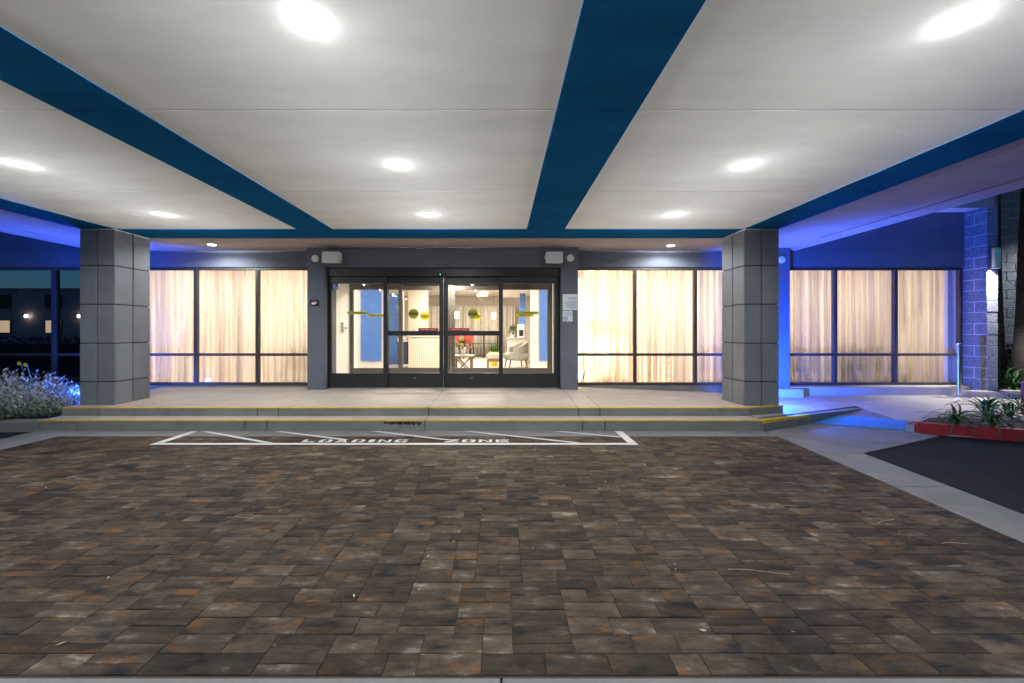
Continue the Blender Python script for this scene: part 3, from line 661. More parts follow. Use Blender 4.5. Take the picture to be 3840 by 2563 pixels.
# ------------------------------------------------------------------ automatic door
def door(yc, label, fm):
    d = thing('automatic_door', (-1.06, yc, .32), label, 'sliding door')
    bx('header', fm, d, -3.208, 1.084, yc - .03, yc + .12, 2.388, 2.541); bx('jamb', fm, d, -3.208, -3.185, yc - .02, yc + .12, .322, 2.387); bx('jamb', fm, d, 1.061, 1.084, yc - .02, yc + .12, .322, 2.387)
    bx('header_lip', fm, d, -3.185, 1.061, yc - .045, yc - .031, 2.388, 2.40)
    sn = bx('sensor', 'black_print', d, -1.17, -1.00, yc - .075, yc - .032, 2.405, 2.44, bevel=.008)
    bx('led', 'led_green', sn, -1.125, -1.113, yc - .08, yc - .074, 2.41, 2.42)
    def leaf(x0, x1, g0, g1, yy, mid, nm):
        b_ = MB(); b_.box(x0, g0, yy, yy + .045, .325, 2.385); b_.box(g1, x1, yy, yy + .045, .325, 2.385)
        b_.box(g0, g1, yy + .001, yy + .044, .325, .594); b_.box(g0, g1, yy + .001, yy + .044, 2.259, 2.385)
        if mid: b_.box(g0, g1, yy + .002, yy + .043, 1.292, 1.381)
        f_ = keep(b_.build(nm, fm, d), d)
        if mid: bx('pane', 'glass', f_, g0, g1, yy + .019, yy + .025, .594, 1.292); bx('pane', 'glass', f_, g0, g1, yy + .019, yy + .025, 1.381, 2.259)
        else: bx('pane', 'glass', f_, g0, g1, yy + .019, yy + .025, .594, 2.259)
        return f_
    leaf(-3.184, -2.109, -3.143, -2.186, yc, False, 'fixed_leaf'); leaf(-.04, 1.06, .028, .978, yc, False, 'fixed_leaf')
    s1 = leaf(-2.18, -1.083, -2.105, -1.156, yc + .05, True, 'sliding_leaf'); s2 = leaf(-1.075, .02, -.996, -.045, yc + .05, True, 'sliding_leaf')
    # decals
    def disc(x, z, yy, m_, par):
        k = keep(MB().ring([[(x + .094 * math.cos(a), y_, z + .094 * math.sin(a)) for a in [2 * math.pi * j / 32 for j in range(32)]] for y_ in (yy - .003, yy - .001)]).build('caution_decal', m_, par), par)
        bx('band', 'black_print', k, x - .090, x + .090, yy - .0042, yy - .003, z - .028, z + .025)
        text('lettering', 'CAUTION', .046, m_, k, (x, yy - .0052, z - .017), sx=.84); text('lettering', 'AUTOMATIC', .031, 'black_print', k, (x, yy - .0042, z + .036), sx=.85); text('lettering', 'DOOR', .030, 'black_print', k, (x, yy - .0042, z - .058))
    def arrow(x0, x1, z, yy, m_, par, tm):
        h_ = .028; pts = [(x0, 0), (x0 + .03, -h_), (x1 - .03, -h_), (x1, 0), (x1 - .03, h_), (x0 + .03, h_)]
        k = keep(MB().ring([[(px, y_, z + pz) for px, pz in pts] for y_ in (yy - .001, yy - .003)]).build('arrow_decal', m_, par), par)
        text('lettering', 'AUTOMATIC DOOR — STAND CLEAR', .034, tm, k, ((x0 + x1) / 2, yy - .0042, z - .012), sx=(x1 - x0 - .06) / .62 * .93)
    g1 = 'decal_green' if fm == 'black_metal' else 'decal_yellow'
    gy = yc + .069
    disc(-1.64, 1.70, gy, g1, s1); disc(-.53, 1.70, gy, g1, s2)
    arrow(-2.865, -2.465, 1.715, yc + .018, g1, d, 'black_print'); arrow(.30, .70, 1.715, yc + .018, g1, d, 'black_print')
    if fm == 'black_metal':
        arrow(-1.565, -1.165, 1.408, gy, 'red_print', s1, 'white_print'); arrow(-.985, -.585, 1.408, gy, 'red_print', s2, 'white_print')
        k = bx('accessible_decal', 'sign_blue', d, -3.138, -3.03, yc + .013, yc + .017, 2.145, 2.255)
        def icon(b_):
            c = (-3.08, 2.185); ring = lambda r_: [(c[0] + r_ * math.cos(a), c[1] + r_ * math.sin(a)) for a in [R(110 + 250 * j / 14) for j in range(15)]]
            o_, i_ = ring(.032), ring(.024)
            for j in range(14): b_.quad((o_[j][0], yc + .012, o_[j][1]), (o_[j + 1][0], yc + .012, o_[j + 1][1]), (i_[j + 1][0], yc + .012, i_[j + 1][1]), (i_[j][0], yc + .012, i_[j][1]))
            b_.tube([(-3.093, yc + .012, 2.228), (-3.088, yc + .012, 2.195), (-3.066, yc + .012, 2.193), (-3.055, yc + .012, 2.168), (-3.045, yc + .012, 2.170)], .005, 6)
            b_.ring([[(-3.094 + .009 * math.cos(a), y_, 2.240 + .009 * math.sin(a)) for a in [2 * math.pi * j / 12 for j in range(12)]] for y_ in (yc + .0125, yc + .0105)])
        part('wheelchair_symbol', 'white_print', k, icon)
        for x in (-1.62, -.55): text('maker_plate', '▬▬', .02, 'white_print', d, (x, yc + .048, .50))
    return d
door(7.37, 'black framed automatic sliding glass door with green caution discs', 'black_metal')
door(8.46, 'grey framed inner sliding glass door beyond the vestibule', 'inner_metal')
th = bx('door_threshold', 'chrome', None, -3.2, 1.08, 7.36, 7.52, .322, .332); tag(th, 'thin metal threshold strip under the black sliding door', 'threshold')

# speakers, discs, reader, signs
def speaker(x, lab):
    s_ = thing('wall_speaker', (x, 7.24, 2.62), lab, 'speaker', 'white box speakers over the door')
    def cab(b_):
        y0, y1 = 7.0, 7.2; w0, w1 = .155, .135
        b_.ring([[(x - w0, y0, 2.575), (x + w0, y0, 2.575), (x + w0, y0 + .02, 2.78), (x - w0, y0 + .02, 2.78)], [(x - w1, y1, 2.60), (x + w1, y1, 2.60), (x + w1, y1, 2.79), (x - w1, y1, 2.79)]])
    part('cabinet', 'plastic_white', s_, cab, bevel=.014, seg=3)
    gr = part('grille', 'plastic_grey', s_, lambda b_: b_.ring([[(x - .135, 6.998, 2.60), (x + .135, 6.998, 2.60), (x + .135, 7.014, 2.757), (x - .135, 7.014, 2.757)], [(x - .135, 7.006, 2.60), (x + .135, 7.006, 2.60), (x + .135, 7.022, 2.757), (x - .135, 7.022, 2.757)]]), bevel=.003)
    bx('badge', 'white_print', gr, x - .012, x + .012, 7.0, 7.004, 2.665, 2.69)
    b_ = bx('bracket', 'plastic_grey', s_, x - .05, x + .05, 7.19, 7.24, 2.66, 2.74)
    for q in (-1, 1): bx('knob', 'plastic_white', s_, x + q * .152 - .014, x + q * .152 + .014, 7.08, 7.12, 2.665, 2.71, bevel=.005)
speaker(PX(758, 7.02), 'white box speaker on the portal above the wheelchair sticker'); speaker(PX(1271.5, 7.02), 'white box speaker on the portal above the warning sign')
def wdisc(x, y, z, lab):
    s_ = thing('wall_beacon', (x, y, z), lab, 'wall disc', 'round white wall discs')
    part('cover', 'plastic_white', s_, lambda b_: b_.ring([[(x + r_ * math.cos(a), yy, z + r_ * math.sin(a)) for a in [2 * math.pi * j / 32 for j in range(32)]] for r_, yy in ((.066, y), (.066, y - .012), (.06, y - .02), (.03, y - .025))], False, True), smooth=True)
wdisc(PX(723.5, 7.24), 7.24, PZ(593.5, 7.24), 'round white disc on the portal above the card reader'); wdisc(PX(1308, 7.24), 7.24, PZ(592.5, 7.24), 'round white disc on the portal above the warning sign')
wdisc(PX(1793, 7.3), 7.3, PZ(596, 7.3), 'round white disc on the blue lit pilaster by the kerb ramp')
cr_ = thing('card_reader', (PX(722, 7.24), 7.24, PZ(695, 7.24)), 'small black card reader box on the slate portal', 'card reader'); cx, cz = PX(722, 7.24), PZ(695, 7.24)
bx('case', 'black_print', cr_, cx - .07, cx + .07, 7.195, 7.239, cz - .052, cz + .052, bevel=.012); bx('label_plate', 'white_print', cr_, cx - .035, cx + .03, 7.192, 7.1945, cz - .035, cz + .0); bx('red_strip', 'red_print', cr_, cx - .03, cx + .035, 7.192, 7.1945, cz + .012, cz + .035); bx('button', 'plastic_grey', cr_, cx + .04, cx + .055, 7.191, 7.1945, cz - .02, cz + .02)
def plaque(name, x0, x1, z0, z1, lab):
    s_ = thing(name, ((x0 + x1) / 2, 7.24, z0), lab, 'sign'); bx('plate', 'sign_white', s_, x0, x1, 7.224, 7.239, z0, z1, bevel=.003); return s_
a, c = PX(1290.5, 7.23), PX(1325.5, 7.23) ; zt, zb = PZ(675.5, 7.23), PZ(712, 7.23)
s_ = plaque('warning_sign', a + .002, c + .012, zb, zt, 'white warning sign with right aligned blue lettering on the portal')
text('lettering', 'WARNING:', .036, 'sign_blue', s_, (c - .005, 7.2225, zt - .085), align='RIGHT', depth=.0006)
for k_, ln in enumerate(('This facility contains', 'chemicals known to the', 'State of California to cause', 'cancer, birth defects or', 'other reproductive harm.', 'Health & Safety Code', 'Section 25249.6')):
    text('lettering', ln, .021, 'sign_blue', s_, (c - .005, 7.2225, zt - .135 - k_ * .021), align='RIGHT', depth=.0006)
a2, c2, zt2, zb2 = PX(1290.5, 7.23), PX(1313.5, 7.23), PZ(713, 7.23), PZ(738, 7.23)
s_ = plaque('no_smoking_sign', a2 + .002, c2, zb2, zt2 - .004, 'small white no-smoking sign under the warning sign')
for k_, ln in enumerate(('This is a', 'Non-Smoking', 'Property.')): text('lettering', ln, .027, 'sign_blue', s_, (c2 - .008, 7.2225, zt2 - .038 - k_ * .026), align='RIGHT', depth=.0006)
def nos(b_):
    c = (a2 + .052, zb2 + .052)
    o_, i_ = [[(c[0] + r_ * math.cos(q), c[1] + r_ * math.sin(q)) for q in [2 * math.pi * j / 24 for j in range(24)]] for r_ in (.042, .034)]
    for j in range(24): k = (j + 1) % 24; b_.quad((o_[j][0], 7.2225, o_[j][1]), (o_[k][0], 7.2225, o_[k][1]), (i_[k][0], 7.2225, i_[k][1]), (i_[j][0], 7.2225, i_[j][1]))
    b_.tube([(c[0] - .026, 7.2225, c[1] + .026), (c[0] + .026, 7.2225, c[1] - .026)], .004, 6); b_.box(c[0] - .026, c[0] + .022, 7.222, 7.2235, c[1] - .007, c[1] + .001); b_.tube([(c[0] + .018, 7.2225, c[1] + .004), (c[0] + .022, 7.2225, c[1] + .014), (c[0] + .012, 7.2225, c[1] + .02)], .0025, 5)
part('no_smoking_symbol', 'sign_blue', s_, nos)

# ------------------------------------------------------------------ curtains
def curtain(x0, x1, y, z0, z1, seed, label, group='sheer cream curtains', amp=.033, gather=0.0):
    r_ = random.Random(seed); n_ = int((x1 - x0) / .005); nz = 12
    ph = [(r_.uniform(50, 58), r_.uniform(0, 6.28), 1.0), (r_.uniform(30, 37), r_.uniform(0, 6.28), .75), (r_.uniform(9, 13), r_.uniform(0, 6.28), .5), (r_.uniform(88, 99), r_.uniform(0, 6.28), .2)]
    b_ = MB()
    for j in range(nz + 1):
        t = j / nz; z = z1 + (z0 - z1) * t
        for i in range(n_ + 1):
            x = x0 + (x1 - x0) * i / n_
            am = amp * (.55 + .5 * t + .25 * math.sin(x * 3.1 + seed))
            xx = x + .012 * math.sin(x * 7 + t * 3.0 + seed)
            yy = y + am * sum(wt * math.sin(k_ * xx + p_ + .5 * math.sin(2.2 * t + k_)) for k_, p_, wt in ph)
            b_.v.append((xx, yy, z))
    for j in range(nz):
        for i in range(n_): q = j * (n_ + 1) + i; b_.f.append((q, q + n_ + 1, q + n_ + 2, q + 1))
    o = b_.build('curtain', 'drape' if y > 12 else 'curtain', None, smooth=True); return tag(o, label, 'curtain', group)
Yc = 7.80
k_ = 0
for a, c, lb in ((-7.05, -5.05, 'cream sheer curtain behind the window next to the silver-shrub column'), (-5.03, -3.42, 'cream sheer curtain behind the window next to the card reader'),
                 (1.62, 3.25, 'cream sheer curtain behind the window next to the warning sign'), (3.28, 5.0, 'cream sheer curtain behind the window near the kerb ramp column'),
                 (5.2, 6.85, 'cream sheer curtain beside the blue lit pilaster'), (6.87, 8.695, 'cream sheer curtain behind the window by the block wall')):
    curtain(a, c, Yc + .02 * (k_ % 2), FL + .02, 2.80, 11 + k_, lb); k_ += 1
rail = bx('curtain_rail', 'chrome', None, -7.05, -3.36, Yc - .02, Yc + .02, 2.80, 2.83); tag(rail, 'curtain rail above the window next to the card reader', 'rail')
rail = bx('curtain_rail', 'chrome', None, 1.3, 8.66, Yc - .02, Yc + .02, 2.80, 2.83); tag(rail, 'curtain rail above the windows next to the warning sign', 'rail')
curtain(-3.2, .6, 16.9, FL + .02, 2.46, 31, 'long grey sheer curtain on the rear wall of the lobby', amp=.06)

# ------------------------------------------------------------------ interior lamps
def lobby_light(x, y, lab='round warm downlight in the lobby ceiling', z=CE, pw=90, grp='lobby downlights', col=(1, .88, .73), size=.26):
    t = thing('lobby_downlight', (x, y, z), lab, 'ceiling light', grp)
    part('lens', 'lens_warm', t, lambda b_: b_.lathe([(.09, -.012), (.095, 0)], (x, y, z - .001), 20)); part('trim_ring', 'plastic_white', t, lambda b_: b_.lathe([(.12, -.008), (.125, 0)], (x, y, z - .0005), 20))
    ld = bpy.data.lights.new('glow', 'AREA'); ld.shape = 'DISK'; ld.size = size; ld.energy = pw; ld.color = col
    lo = bpy.data.objects.new('glow', ld); COL.objects.link(lo); lo.parent = t; lo.location = (0, 0, -.03)
for x in (-6.3, -5.2, -4.1): lobby_light(x, 9.2, pw=34)
for x in (1.9, 2.9, 3.9, 5.2, 6.5, 7.8): lobby_light(x, 9.2, pw=38 if x < 5 else 22)
for x in (-1.8, -.4):
    for y in (10.0, 12.3, 14.6): lobby_light(x, y, pw=92)
lobby_light(-1.06, 8.05, 'round downlight in the vestibule ceiling', 2.56, 55, None)
def floor_lamp(x, y, lab, zt=2.05, pw=120):
    t = thing('floor_lamp', (x, y, FL), lab, 'floor lamp', None)
    part('base', 'black_metal', t, lambda b_: b_.lathe([(.15, 0), (.15, .02), (.02, .03)], (x, y, FL), 20)); part('pole', 'black_metal', t, lambda b_: b_.tube([(x, y, FL + .03), (x, y, zt)], .012))
    part('lamp_shade', 'shade', t, lambda b_: b_.ring([[(x + r_ * math.cos(a), y + r_ * math.sin(a), z_) for a in [2 * math.pi * j / 24 for j in range(24)]] for r_, z_ in ((.24, zt - .42), (.20, zt))], False, False), smooth=True)
    ld = bpy.data.lights.new('bulb', 'POINT'); ld.energy = pw; ld.color = (1, .78, .52); ld.shadow_soft_size = .08; lo = bpy.data.objects.new('bulb', ld); COL.objects.link(lo); lo.parent = t; lo.location = (0, 0, zt - .22 - FL)
floor_lamp(PX(372, 8.7), 8.7, 'tall drum shade lamp glowing behind curtain by the silver-shrub column', 2.15, 260)
floor_lamp(PX(1367, 8.6), 8.6, 'tall drum shade lamp glowing behind curtain by the warning sign', 2.08, 420)
def armchair(x, y, fm, lab, rz=0, w_=.66, grp=None):
    t = thing('armchair', (x, y, FL), lab, 'armchair', grp); t.rotation_euler.z = rz
    ORG[t.name] = (0, 0, 0); h = w_ / 2
    part('seat', fm, t, lambda b_: b_.box(-h, h, -.30, .30, .24, .44), bevel=.04, seg=3)
    def back(b_):
        n_ = 12; o_, i_ = [], []
        for j in range(n_ + 1):
            a = R(-25 + 230 * j / n_); o_.append((h * 1.02 * math.cos(a), .36 * math.sin(a))); i_.append((h * .82 * math.cos(a), .27 * math.sin(a)))
        for j in range(n_):
            zt_ = lambda k: .60 + .16 * max(0, math.sin(R(-25 + 230 * k / n_)))
            b_.ring([[(*o_[j], .22), (*o_[j + 1], .22), (*i_[j + 1], .22), (*i_[j], .22)], [(*o_[j], zt_(j)), (*o_[j + 1], zt_(j + 1)), (*i_[j + 1], zt_(j + 1)), (*i_[j], zt_(j))]], True, True)
    part('backrest', fm, t, back)
    for sx_ in (-1, 1):
        for sy_ in (-1, 1): part('leg', 'wood', t, lambda b_: b_.tube([(sx_ * (h - .09), sy_ * .22, .24), (sx_ * (h - .05), sy_ * .26, 0)], [.025, .016], 6))
    return t
armchair(.42, 11.5, 'tweed', 'light grey tweed armchair with wooden legs seen through the door', R(-78), .70)
ot = thing('ottoman', (-.2, 11.3, FL), 'grey cushioned ottoman bench on wooden legs beside the tweed armchair', 'ottoman')
bx('cushion', 'cushion', ot, -.42, .06, 11.05, 11.6, FL + .27, FL + .42, bevel=.03, seg=3); bx('frame', 'wood', ot, -.40, .04, 11.07, 11.58, FL + .20, FL + .268)
for x in (-.38, .02):
    for y in (11.09, 11.56): bx('leg', 'wood', ot, x - .025, x + .025, y - .02, y + .02, FL, FL + .2)
def xtable(x, y, lab, w_=.5, h=.45, topm='cushion'):
    t = thing('side_table', (x, y, FL), lab, 'side table'); h_ = w_ / 2
    bx('tabletop', topm, t, x - h_, x + h_, y - h_, y + h_, FL + h - .045, FL + h, bevel=.004)
    for sx_ in (-1, 1):
        for sy_ in (-1, 1): bx('leg', 'wood', t, x + sx_ * (h_ - .05) - .025, x + sx_ * (h_ - .05) + .025, y + sy_ * (h_ - .05) - .025, y + sy_ * (h_ - .05) + .025, FL, FL + h - .046)
    for sy_ in (-1, 1):
        for q in (-1, 1): part('cross_brace', 'wood', t, lambda b_: b_.tube([(x - q * (h_ - .07), y + sy_ * (h_ - .05), FL + .02), (x + q * (h_ - .07), y + sy_ * (h_ - .05), FL + h - .06)], .02, 6))
xtable(PX(1063.5, 10.1), 10.1, 'wooden cross-braced table carrying the flower vase')
xtable(PX(1507, 8.45), 8.45, 'wooden cross-braced table behind the curtain, next to the drum lamp', .62, .55, 'wood')
vx, vy = PX(1063, 10.1), 10.1
vs = thing('flower_vase', (vx, vy, FL + .45), 'glass vase of red and yellow flowers on the cross-braced table', 'vase')
part('vase', 'plastic_white', vs, lambda b_: b_.lathe([(.05, 0), (.045, .08), (.06, .20), (.055, .20)], (vx, vy, FL + .451), 16), smooth=True)
def blob(b_, c, r_, n_=6):
    b_.lathe([(r_ * math.sin(math.pi * (k + .3) / (n_ + .6)), -r_ * math.cos(math.pi * (k + .3) / (n_ + .6))) for k in range(n_ + 1)], c, 8)
def flowers(mname, n_, seed):
    r_ = random.Random(seed)
    for q in range(n_):
        a = r_.uniform(0, 6.28); rr = r_.uniform(.02, .17); c = (vx + rr * math.cos(a), vy + rr * math.sin(a), FL + .70 + r_.uniform(0, .22) - rr * .5)
        def fl(b_):
            for k in range(9):
                d = Vector((r_.uniform(-1, 1), r_.uniform(-1, 1), r_.uniform(-.2, 1))).normalized(); s_ = d.cross(Vector((.3, .2, .9))).normalized() * .022; C_ = Vector(c); e_ = C_ + d * .05
                b_.quad(C_ - s_ * .3, C_ + s_ * .3, e_ + s_, e_ - s_)
        part('flower', mname, vs, fl)
flowers('flower_red', 7, 1); flowers('flower_orange', 4, 2); flowers('flower_yellow', 5, 3)
def leaves_blob(b_, c, rad, n_, seed, size=.05, up=.3):
    r_ = random.Random(seed)
    for _ in range(n_):
        d = Vector((r_.gauss(0, 1), r_.gauss(0, 1), r_.gauss(0, 1) + up)).normalized(); p = Vector(c) + Vector((d.x * rad[0], d.y * rad[1], d.z * rad[2])) * (r_.random() ** .45)
        t = (d + Vector((r_.uniform(-.6, .6), r_.uniform(-.6, .6), r_.uniform(-.4, .6)))).normalized(); s_ = t.cross(Vector((r_.uniform(-1, 1), r_.uniform(-1, 1), 1))).normalized() * size * .18; l_ = size * r_.uniform(.6, 1.2)
        b_.quad(p - s_ * .3, p + t * l_ * .5 - s_, p + t * l_, p + t * l_ * .5 + s_)
part('foliage', 'leaf', vs, lambda b_: leaves_blob(b_, (vx, vy, FL + .70), (.16, .16, .12), 120, 5, .09))
gv = thing('grass_vase', (PX(1133, 12.2), 12.2, FL), 'yellow pot of tall green grass behind the ottoman', 'potted grass'); gx, gy = PX(1133, 12.2), 12.2
part('pot', 'flower_yellow', gv, lambda b_: b_.lathe([(.11, 0), (.14, .42), (.12, .42)], (gx, gy, FL), 16), smooth=True)
def grass(b_):
    for q in range(90):
        a = rng.uniform(0, 6.28); r_ = rng.uniform(0, .1); e = rng.uniform(.05, .16); h = rng.uniform(.22, .36); p = Vector((gx + r_ * math.cos(a), gy + r_ * math.sin(a), FL + .40)); s_ = Vector((.006, 0, 0))
        b_.quad(p - s_, p + s_, p + Vector((e * math.cos(a), e * math.sin(a), h)))
part('grass', 'leaf', gv, grass)
def stool(x, y, lab):
    t = thing('bar_stool', (x, y, FL), lab, 'bar stool', 'red bar stools at the lobby table')
    bx('seat', 'red_fabric', t, x - .19, x + .19, y - .19, y + .19, FL + .58, FL + .65, bevel=.015); bx('backrest', 'red_fabric', t, x - .19, x + .19, y - .2, y - .16, FL + .70, FL + .98, bevel=.01)
    for sx_ in (-1, 1):
        for sy_ in (-1, 1): part('leg', 'black_metal', t, lambda b_: b_.tube([(x + sx_ * .15, y + sy_ * .15, FL + .58), (x + sx_ * .2, y + sy_ * .2, FL)], .013, 6))
    bx('footrest', 'black_metal', t, x - .18, x + .18, y - .19, y - .17, FL + .22, FL + .24)
stool(-1.78, 15.3, 'red bar stool at the tall lobby table'); stool(-1.25, 15.35, 'red bar stool at the tall lobby table')
bt = thing('bar_table', (-.7, 16, FL), 'tall wooden bar table on black metal legs in the lobby', 'bar table'); bx('tabletop', 'wood', bt, -1.3, -.1, 15.7, 16.3, FL + .92, FL + .97)
for x in (-1.25, -.7, -.15):
    for y in (15.75, 16.25): bx('leg', 'black_metal', bt, x - .02, x + .02, y - .02, y + .02, FL, FL + .92)
bx('rail', 'black_metal', bt, -1.25, -.15, 15.74, 15.76, FL + .55, FL + .58)
ct = thing('reception_counter', (-2.3, 11.6, FL), 'white counter with woven lattice front seen through the door', 'counter'); bx('body', 'woven', ct, -2.66, -1.72, 11.4, 12.0, FL, FL + .90); bx('countertop', 'wall_in', ct, -2.7, -1.68, 11.36, 12.04, FL + .90, FL + .94); bx('side_shelf', 'wall_in', ct, -1.70, -1.55, 11.45, 11.95, FL, FL + .45)
wb = thing('waste_bin', (-2.85, 11.6, FL), 'dark navy waste bin beside the woven counter', 'bin'); bx('body', 'navy', wb, -2.98, -2.70, 11.45, 11.8, FL + .1, FL + .75, bevel=.01); bx('lid', 'wall_in', wb, -2.985, -2.695, 11.445, 11.805, FL + .751, FL + .86, bevel=.01); text('lettering', 'WASTE', .07, 'black_print', wb, (-2.84, 11.443, FL + .78))
def bpanel(x0, x1, y, z0, z1, lab, grp=None):
    t = thing('glass_wall_panel', ((x0 + x1) / 2, y, z0), lab, 'wall panel', grp); bx('panel', 'panel_blue', t, x0, x1, y - .04, y - .025, z0, z1)
    for x in (x0 + .07, x1 - .07):
        for z in (z0 + .1, (z0 + z1) / 2, z1 - .1): part('standoff', 'chrome', t, lambda b_: b_.tube([(x, y - .048, z), (x, y, z)], .014, 10))
bpanel(-3.70, -3.15, 10.5, .60, 2.85, 'blue glass wall panel beside the woven counter'); bpanel(1.0, 1.5, 10.5, .60, 2.85, 'blue glass wall panel behind the tweed armchair')
bpanel(.60, .78, 13.0, 1.1, 2.7, 'narrow blue glass panel beside the coffee machine')
hd = thing('guest_door', (-3.4, 12.4, FL), 'blue corridor door in a tan casing seen through the entrance', 'door'); bx('leaf', 'panel_blue', hd, -3.6, -3.18, 12.4, 12.45, FL + .02, 2.55); bx('casing', 'wall_tan', hd, -3.16, -3.05, 12.38, 12.5, FL, 2.6); bx('casing', 'wall_tan', hd, -3.7, -3.61, 12.38, 12.5, FL, 2.6); part('handle', 'chrome', hd, lambda b_: b_.tube([(-3.24, 12.36, 1.0), (-3.24, 12.36, 2.2)], .012))
rs = thing('room_sign', (-2.57, 13, 1.4), 'white room number sign with arrows 101-104 and 105-108', 'sign'); zz = 1.18; bx('plate', 'white_print', rs, -2.80, -2.48, 12.975, 12.995, zz, zz + .3)
text('lettering', '➔ 101-104', .06, 'black_print', rs, (-2.64, 12.972, zz + .19)); text('lettering', '➔ 105-108', .06, 'black_print', rs, (-2.64, 12.972, zz + .06))
cc = thing('coffee_counter', (.5, 13.1, FL), 'white coffee counter along the lobby side', 'counter'); bx('body', 'wall_in', cc, .22, .76, 12.7, 14.2, FL, FL + .80); bx('countertop', 'cushion', cc, .19, .77, 12.67, 14.22, FL + .80, FL + .84)
cm = thing('coffee_machine', (.64, 12.9, FL + .84), 'grey coffee machine on the white counter', 'coffee machine'); bx('body', 'plastic_grey', cm, .52, .75, 12.75, 13.1, FL + .842, FL + 1.28, bevel=.01); bx('spout_bay', 'black_print', cm, .57, .70, 12.745, 12.752, FL + .9, FL + 1.1)
pp = thing('potted_plant', (.36, 12.9, FL + .84), 'small leafy plant in a white pot on the coffee counter', 'potted plant'); part('pot', 'plastic_white', pp, lambda b_: b_.lathe([(.05, 0), (.07, .12), (.06, .12)], (.36, 12.9, FL + .842), 14)); part('foliage', 'leaf', pp, lambda b_: leaves_blob(b_, (.36, 12.9, FL + 1.06), (.10, .10, .16), 140, 8, .09))
ex = thing('exit_sign', (-.62, 14.0, 2.6), 'green lit exit sign hanging from the lobby ceiling', 'exit sign'); bx('case', 'white_print', ex, -.78, -.47, 14.0, 14.04, 2.60, 2.80); text('lettering', 'EXIT', .17, 'exit_green', ex, (-.625, 13.995, 2.64)); bx('hanger', 'chrome', ex, -.635, -.615, 14.01, 14.03, 2.80, CE)
for x, y in ((-1.7, 15.2), (-1.0, 15.6), (-.3, 15.6)):
    t = thing('pendant_lamp', (x, y, 1.9), 'small amber pendant lamp over the tall lobby table', 'pendant lamp', 'amber pendants in the lobby'); part('cord', 'black_print', t, lambda b_: b_.tube([(x, y, CE), (x, y, 2.12)], .004, 5)); part('lamp_shade', 'shade', t, lambda b_: b_.lathe([(.075, 0), (.075, .24), (.02, .25)], (x, y, 1.88), 14))
fb = thing('fire_pull', (1.1, 8.2, 1.5), 'small red fire alarm pull on the vestibule wall', 'alarm'); bx('case', 'red_box', fb, 1.08, 1.109, 8.0, 8.1, 1.38, 1.62, bevel=.004); bx('lever', 'white_print', fb, 1.075, 1.0795, 8.03, 8.07, 1.45, 1.50)
hw = thing('door_bolt', (-3.2, 8.1, 1.4), 'grey metal bolt box on the vestibule wall', 'door hardware'); bx('case', 'plastic_grey', hw, -3.219, -3.17, 8.0, 8.12, 1.36, 1.56, bevel=.006); bx('knob', 'chrome', hw, -3.17, -3.13, 8.04, 8.08, 1.42, 1.46, bevel=.006)
# furniture behind the sheers
armchair(-4.15, 8.55, 'green_fabric', 'olive armchair back behind the curtain beside the card reader window', R(180), .8)
armchair(2.15, 8.5, 'cushion', 'pale armchair behind the curtain next to the drum lamp', R(180), .8); armchair(4.35, 8.5, 'cushion', 'pale armchair behind the curtain next to the kerb ramp column', R(180), .7)
for x, lb in ((5.95, 'dark armchair behind the curtain nearest the blue lit pilaster'), (6.95, 'dark armchair behind the middle curtain of the end window'), (7.75, 'dark armchair behind the curtain nearest the block wall')): armchair(x, 8.42, 'dark_fabric', lb, R(180), .72)
ws = thing('wire_sculpture', (PX(1502, 8.45), 8.45, FL + .55), 'round wire sculpture on the cross-braced table behind the curtain', 'ornament'); wx = PX(1502, 8.45)
for q in range(7):
    n_ = Matrix.Rotation(q * .9, 3, 'X') @ Matrix.Rotation(q * 1.3, 3, 'Z')
    part('wire_loop', 'bronze', ws, lambda b_: b_.tube([Vector((wx, 8.45, FL + .69)) + n_ @ Vector((.15 * math.cos(a), 0, .13 * math.sin(a))) for a in [2 * math.pi * j / 20 for j in range(21)]], .006, 5))

# ------------------------------------------------------------------ block walls at the right
def blocks(name, lab, loc, fn):
    t = thing(name, loc, lab, 'wall'); fn(t); return t
BH = .203; BL = .406
shared_b = {}
def block(par, x0, x1, y0, y1, z0, z1):
    w_, d_, h_ = [round(q, 3) for q in (x1 - x0, y1 - y0, z1 - z0)]
    key = (w_, d_, h_)
    if key not in shared_b:
        me_o = MB().box(-w_ / 2, w_ / 2, -d_ / 2, d_ / 2, -h_ / 2, h_ / 2).build('block', 'block', None, bevel=.006, seg=1); shared_b[key] = me_o.data; bpy.data.objects.remove(me_o)
    o = bpy.data.objects.new('block', shared_b[key]); COL.objects.link(o); o.parent = par; og = origin(par); o.location = ((x0 + x1) / 2 - og[0] + rng.uniform(-.003, .003), (y0 + y1) / 2 - og[1] + rng.uniform(-.004, .0), (z0 + z1) / 2 - og[2])
def wing(t):
    bx('mortar', 'mortar', t, 8.784, 8.976, 7.206, 9.4, .0, 5.2)
    for k in range(25):
        z0 = .10 + k * BH; z1 = z0 + BH - .010
        if k % 2: block(t, 8.78, 8.98, 7.20, 7.60 - .005, z0, z1)
        else: block(t, 8.78, 8.98, 7.20, 7.40 - .005, z0, z1); block(t, 8.78, 8.98, 7.40 + .005, 7.60, z0, z1)
        if z1 > 3.5: block(t, 8.78, 8.98, 7.61, 8.01, z0, z1); block(t, 8.78, 8.98, 8.02, 8.42, z0, z1)
blocks('block_wall', 'grey split-face block wing wall carrying the metal sconce', (8.88, 7.4, 0), wing)
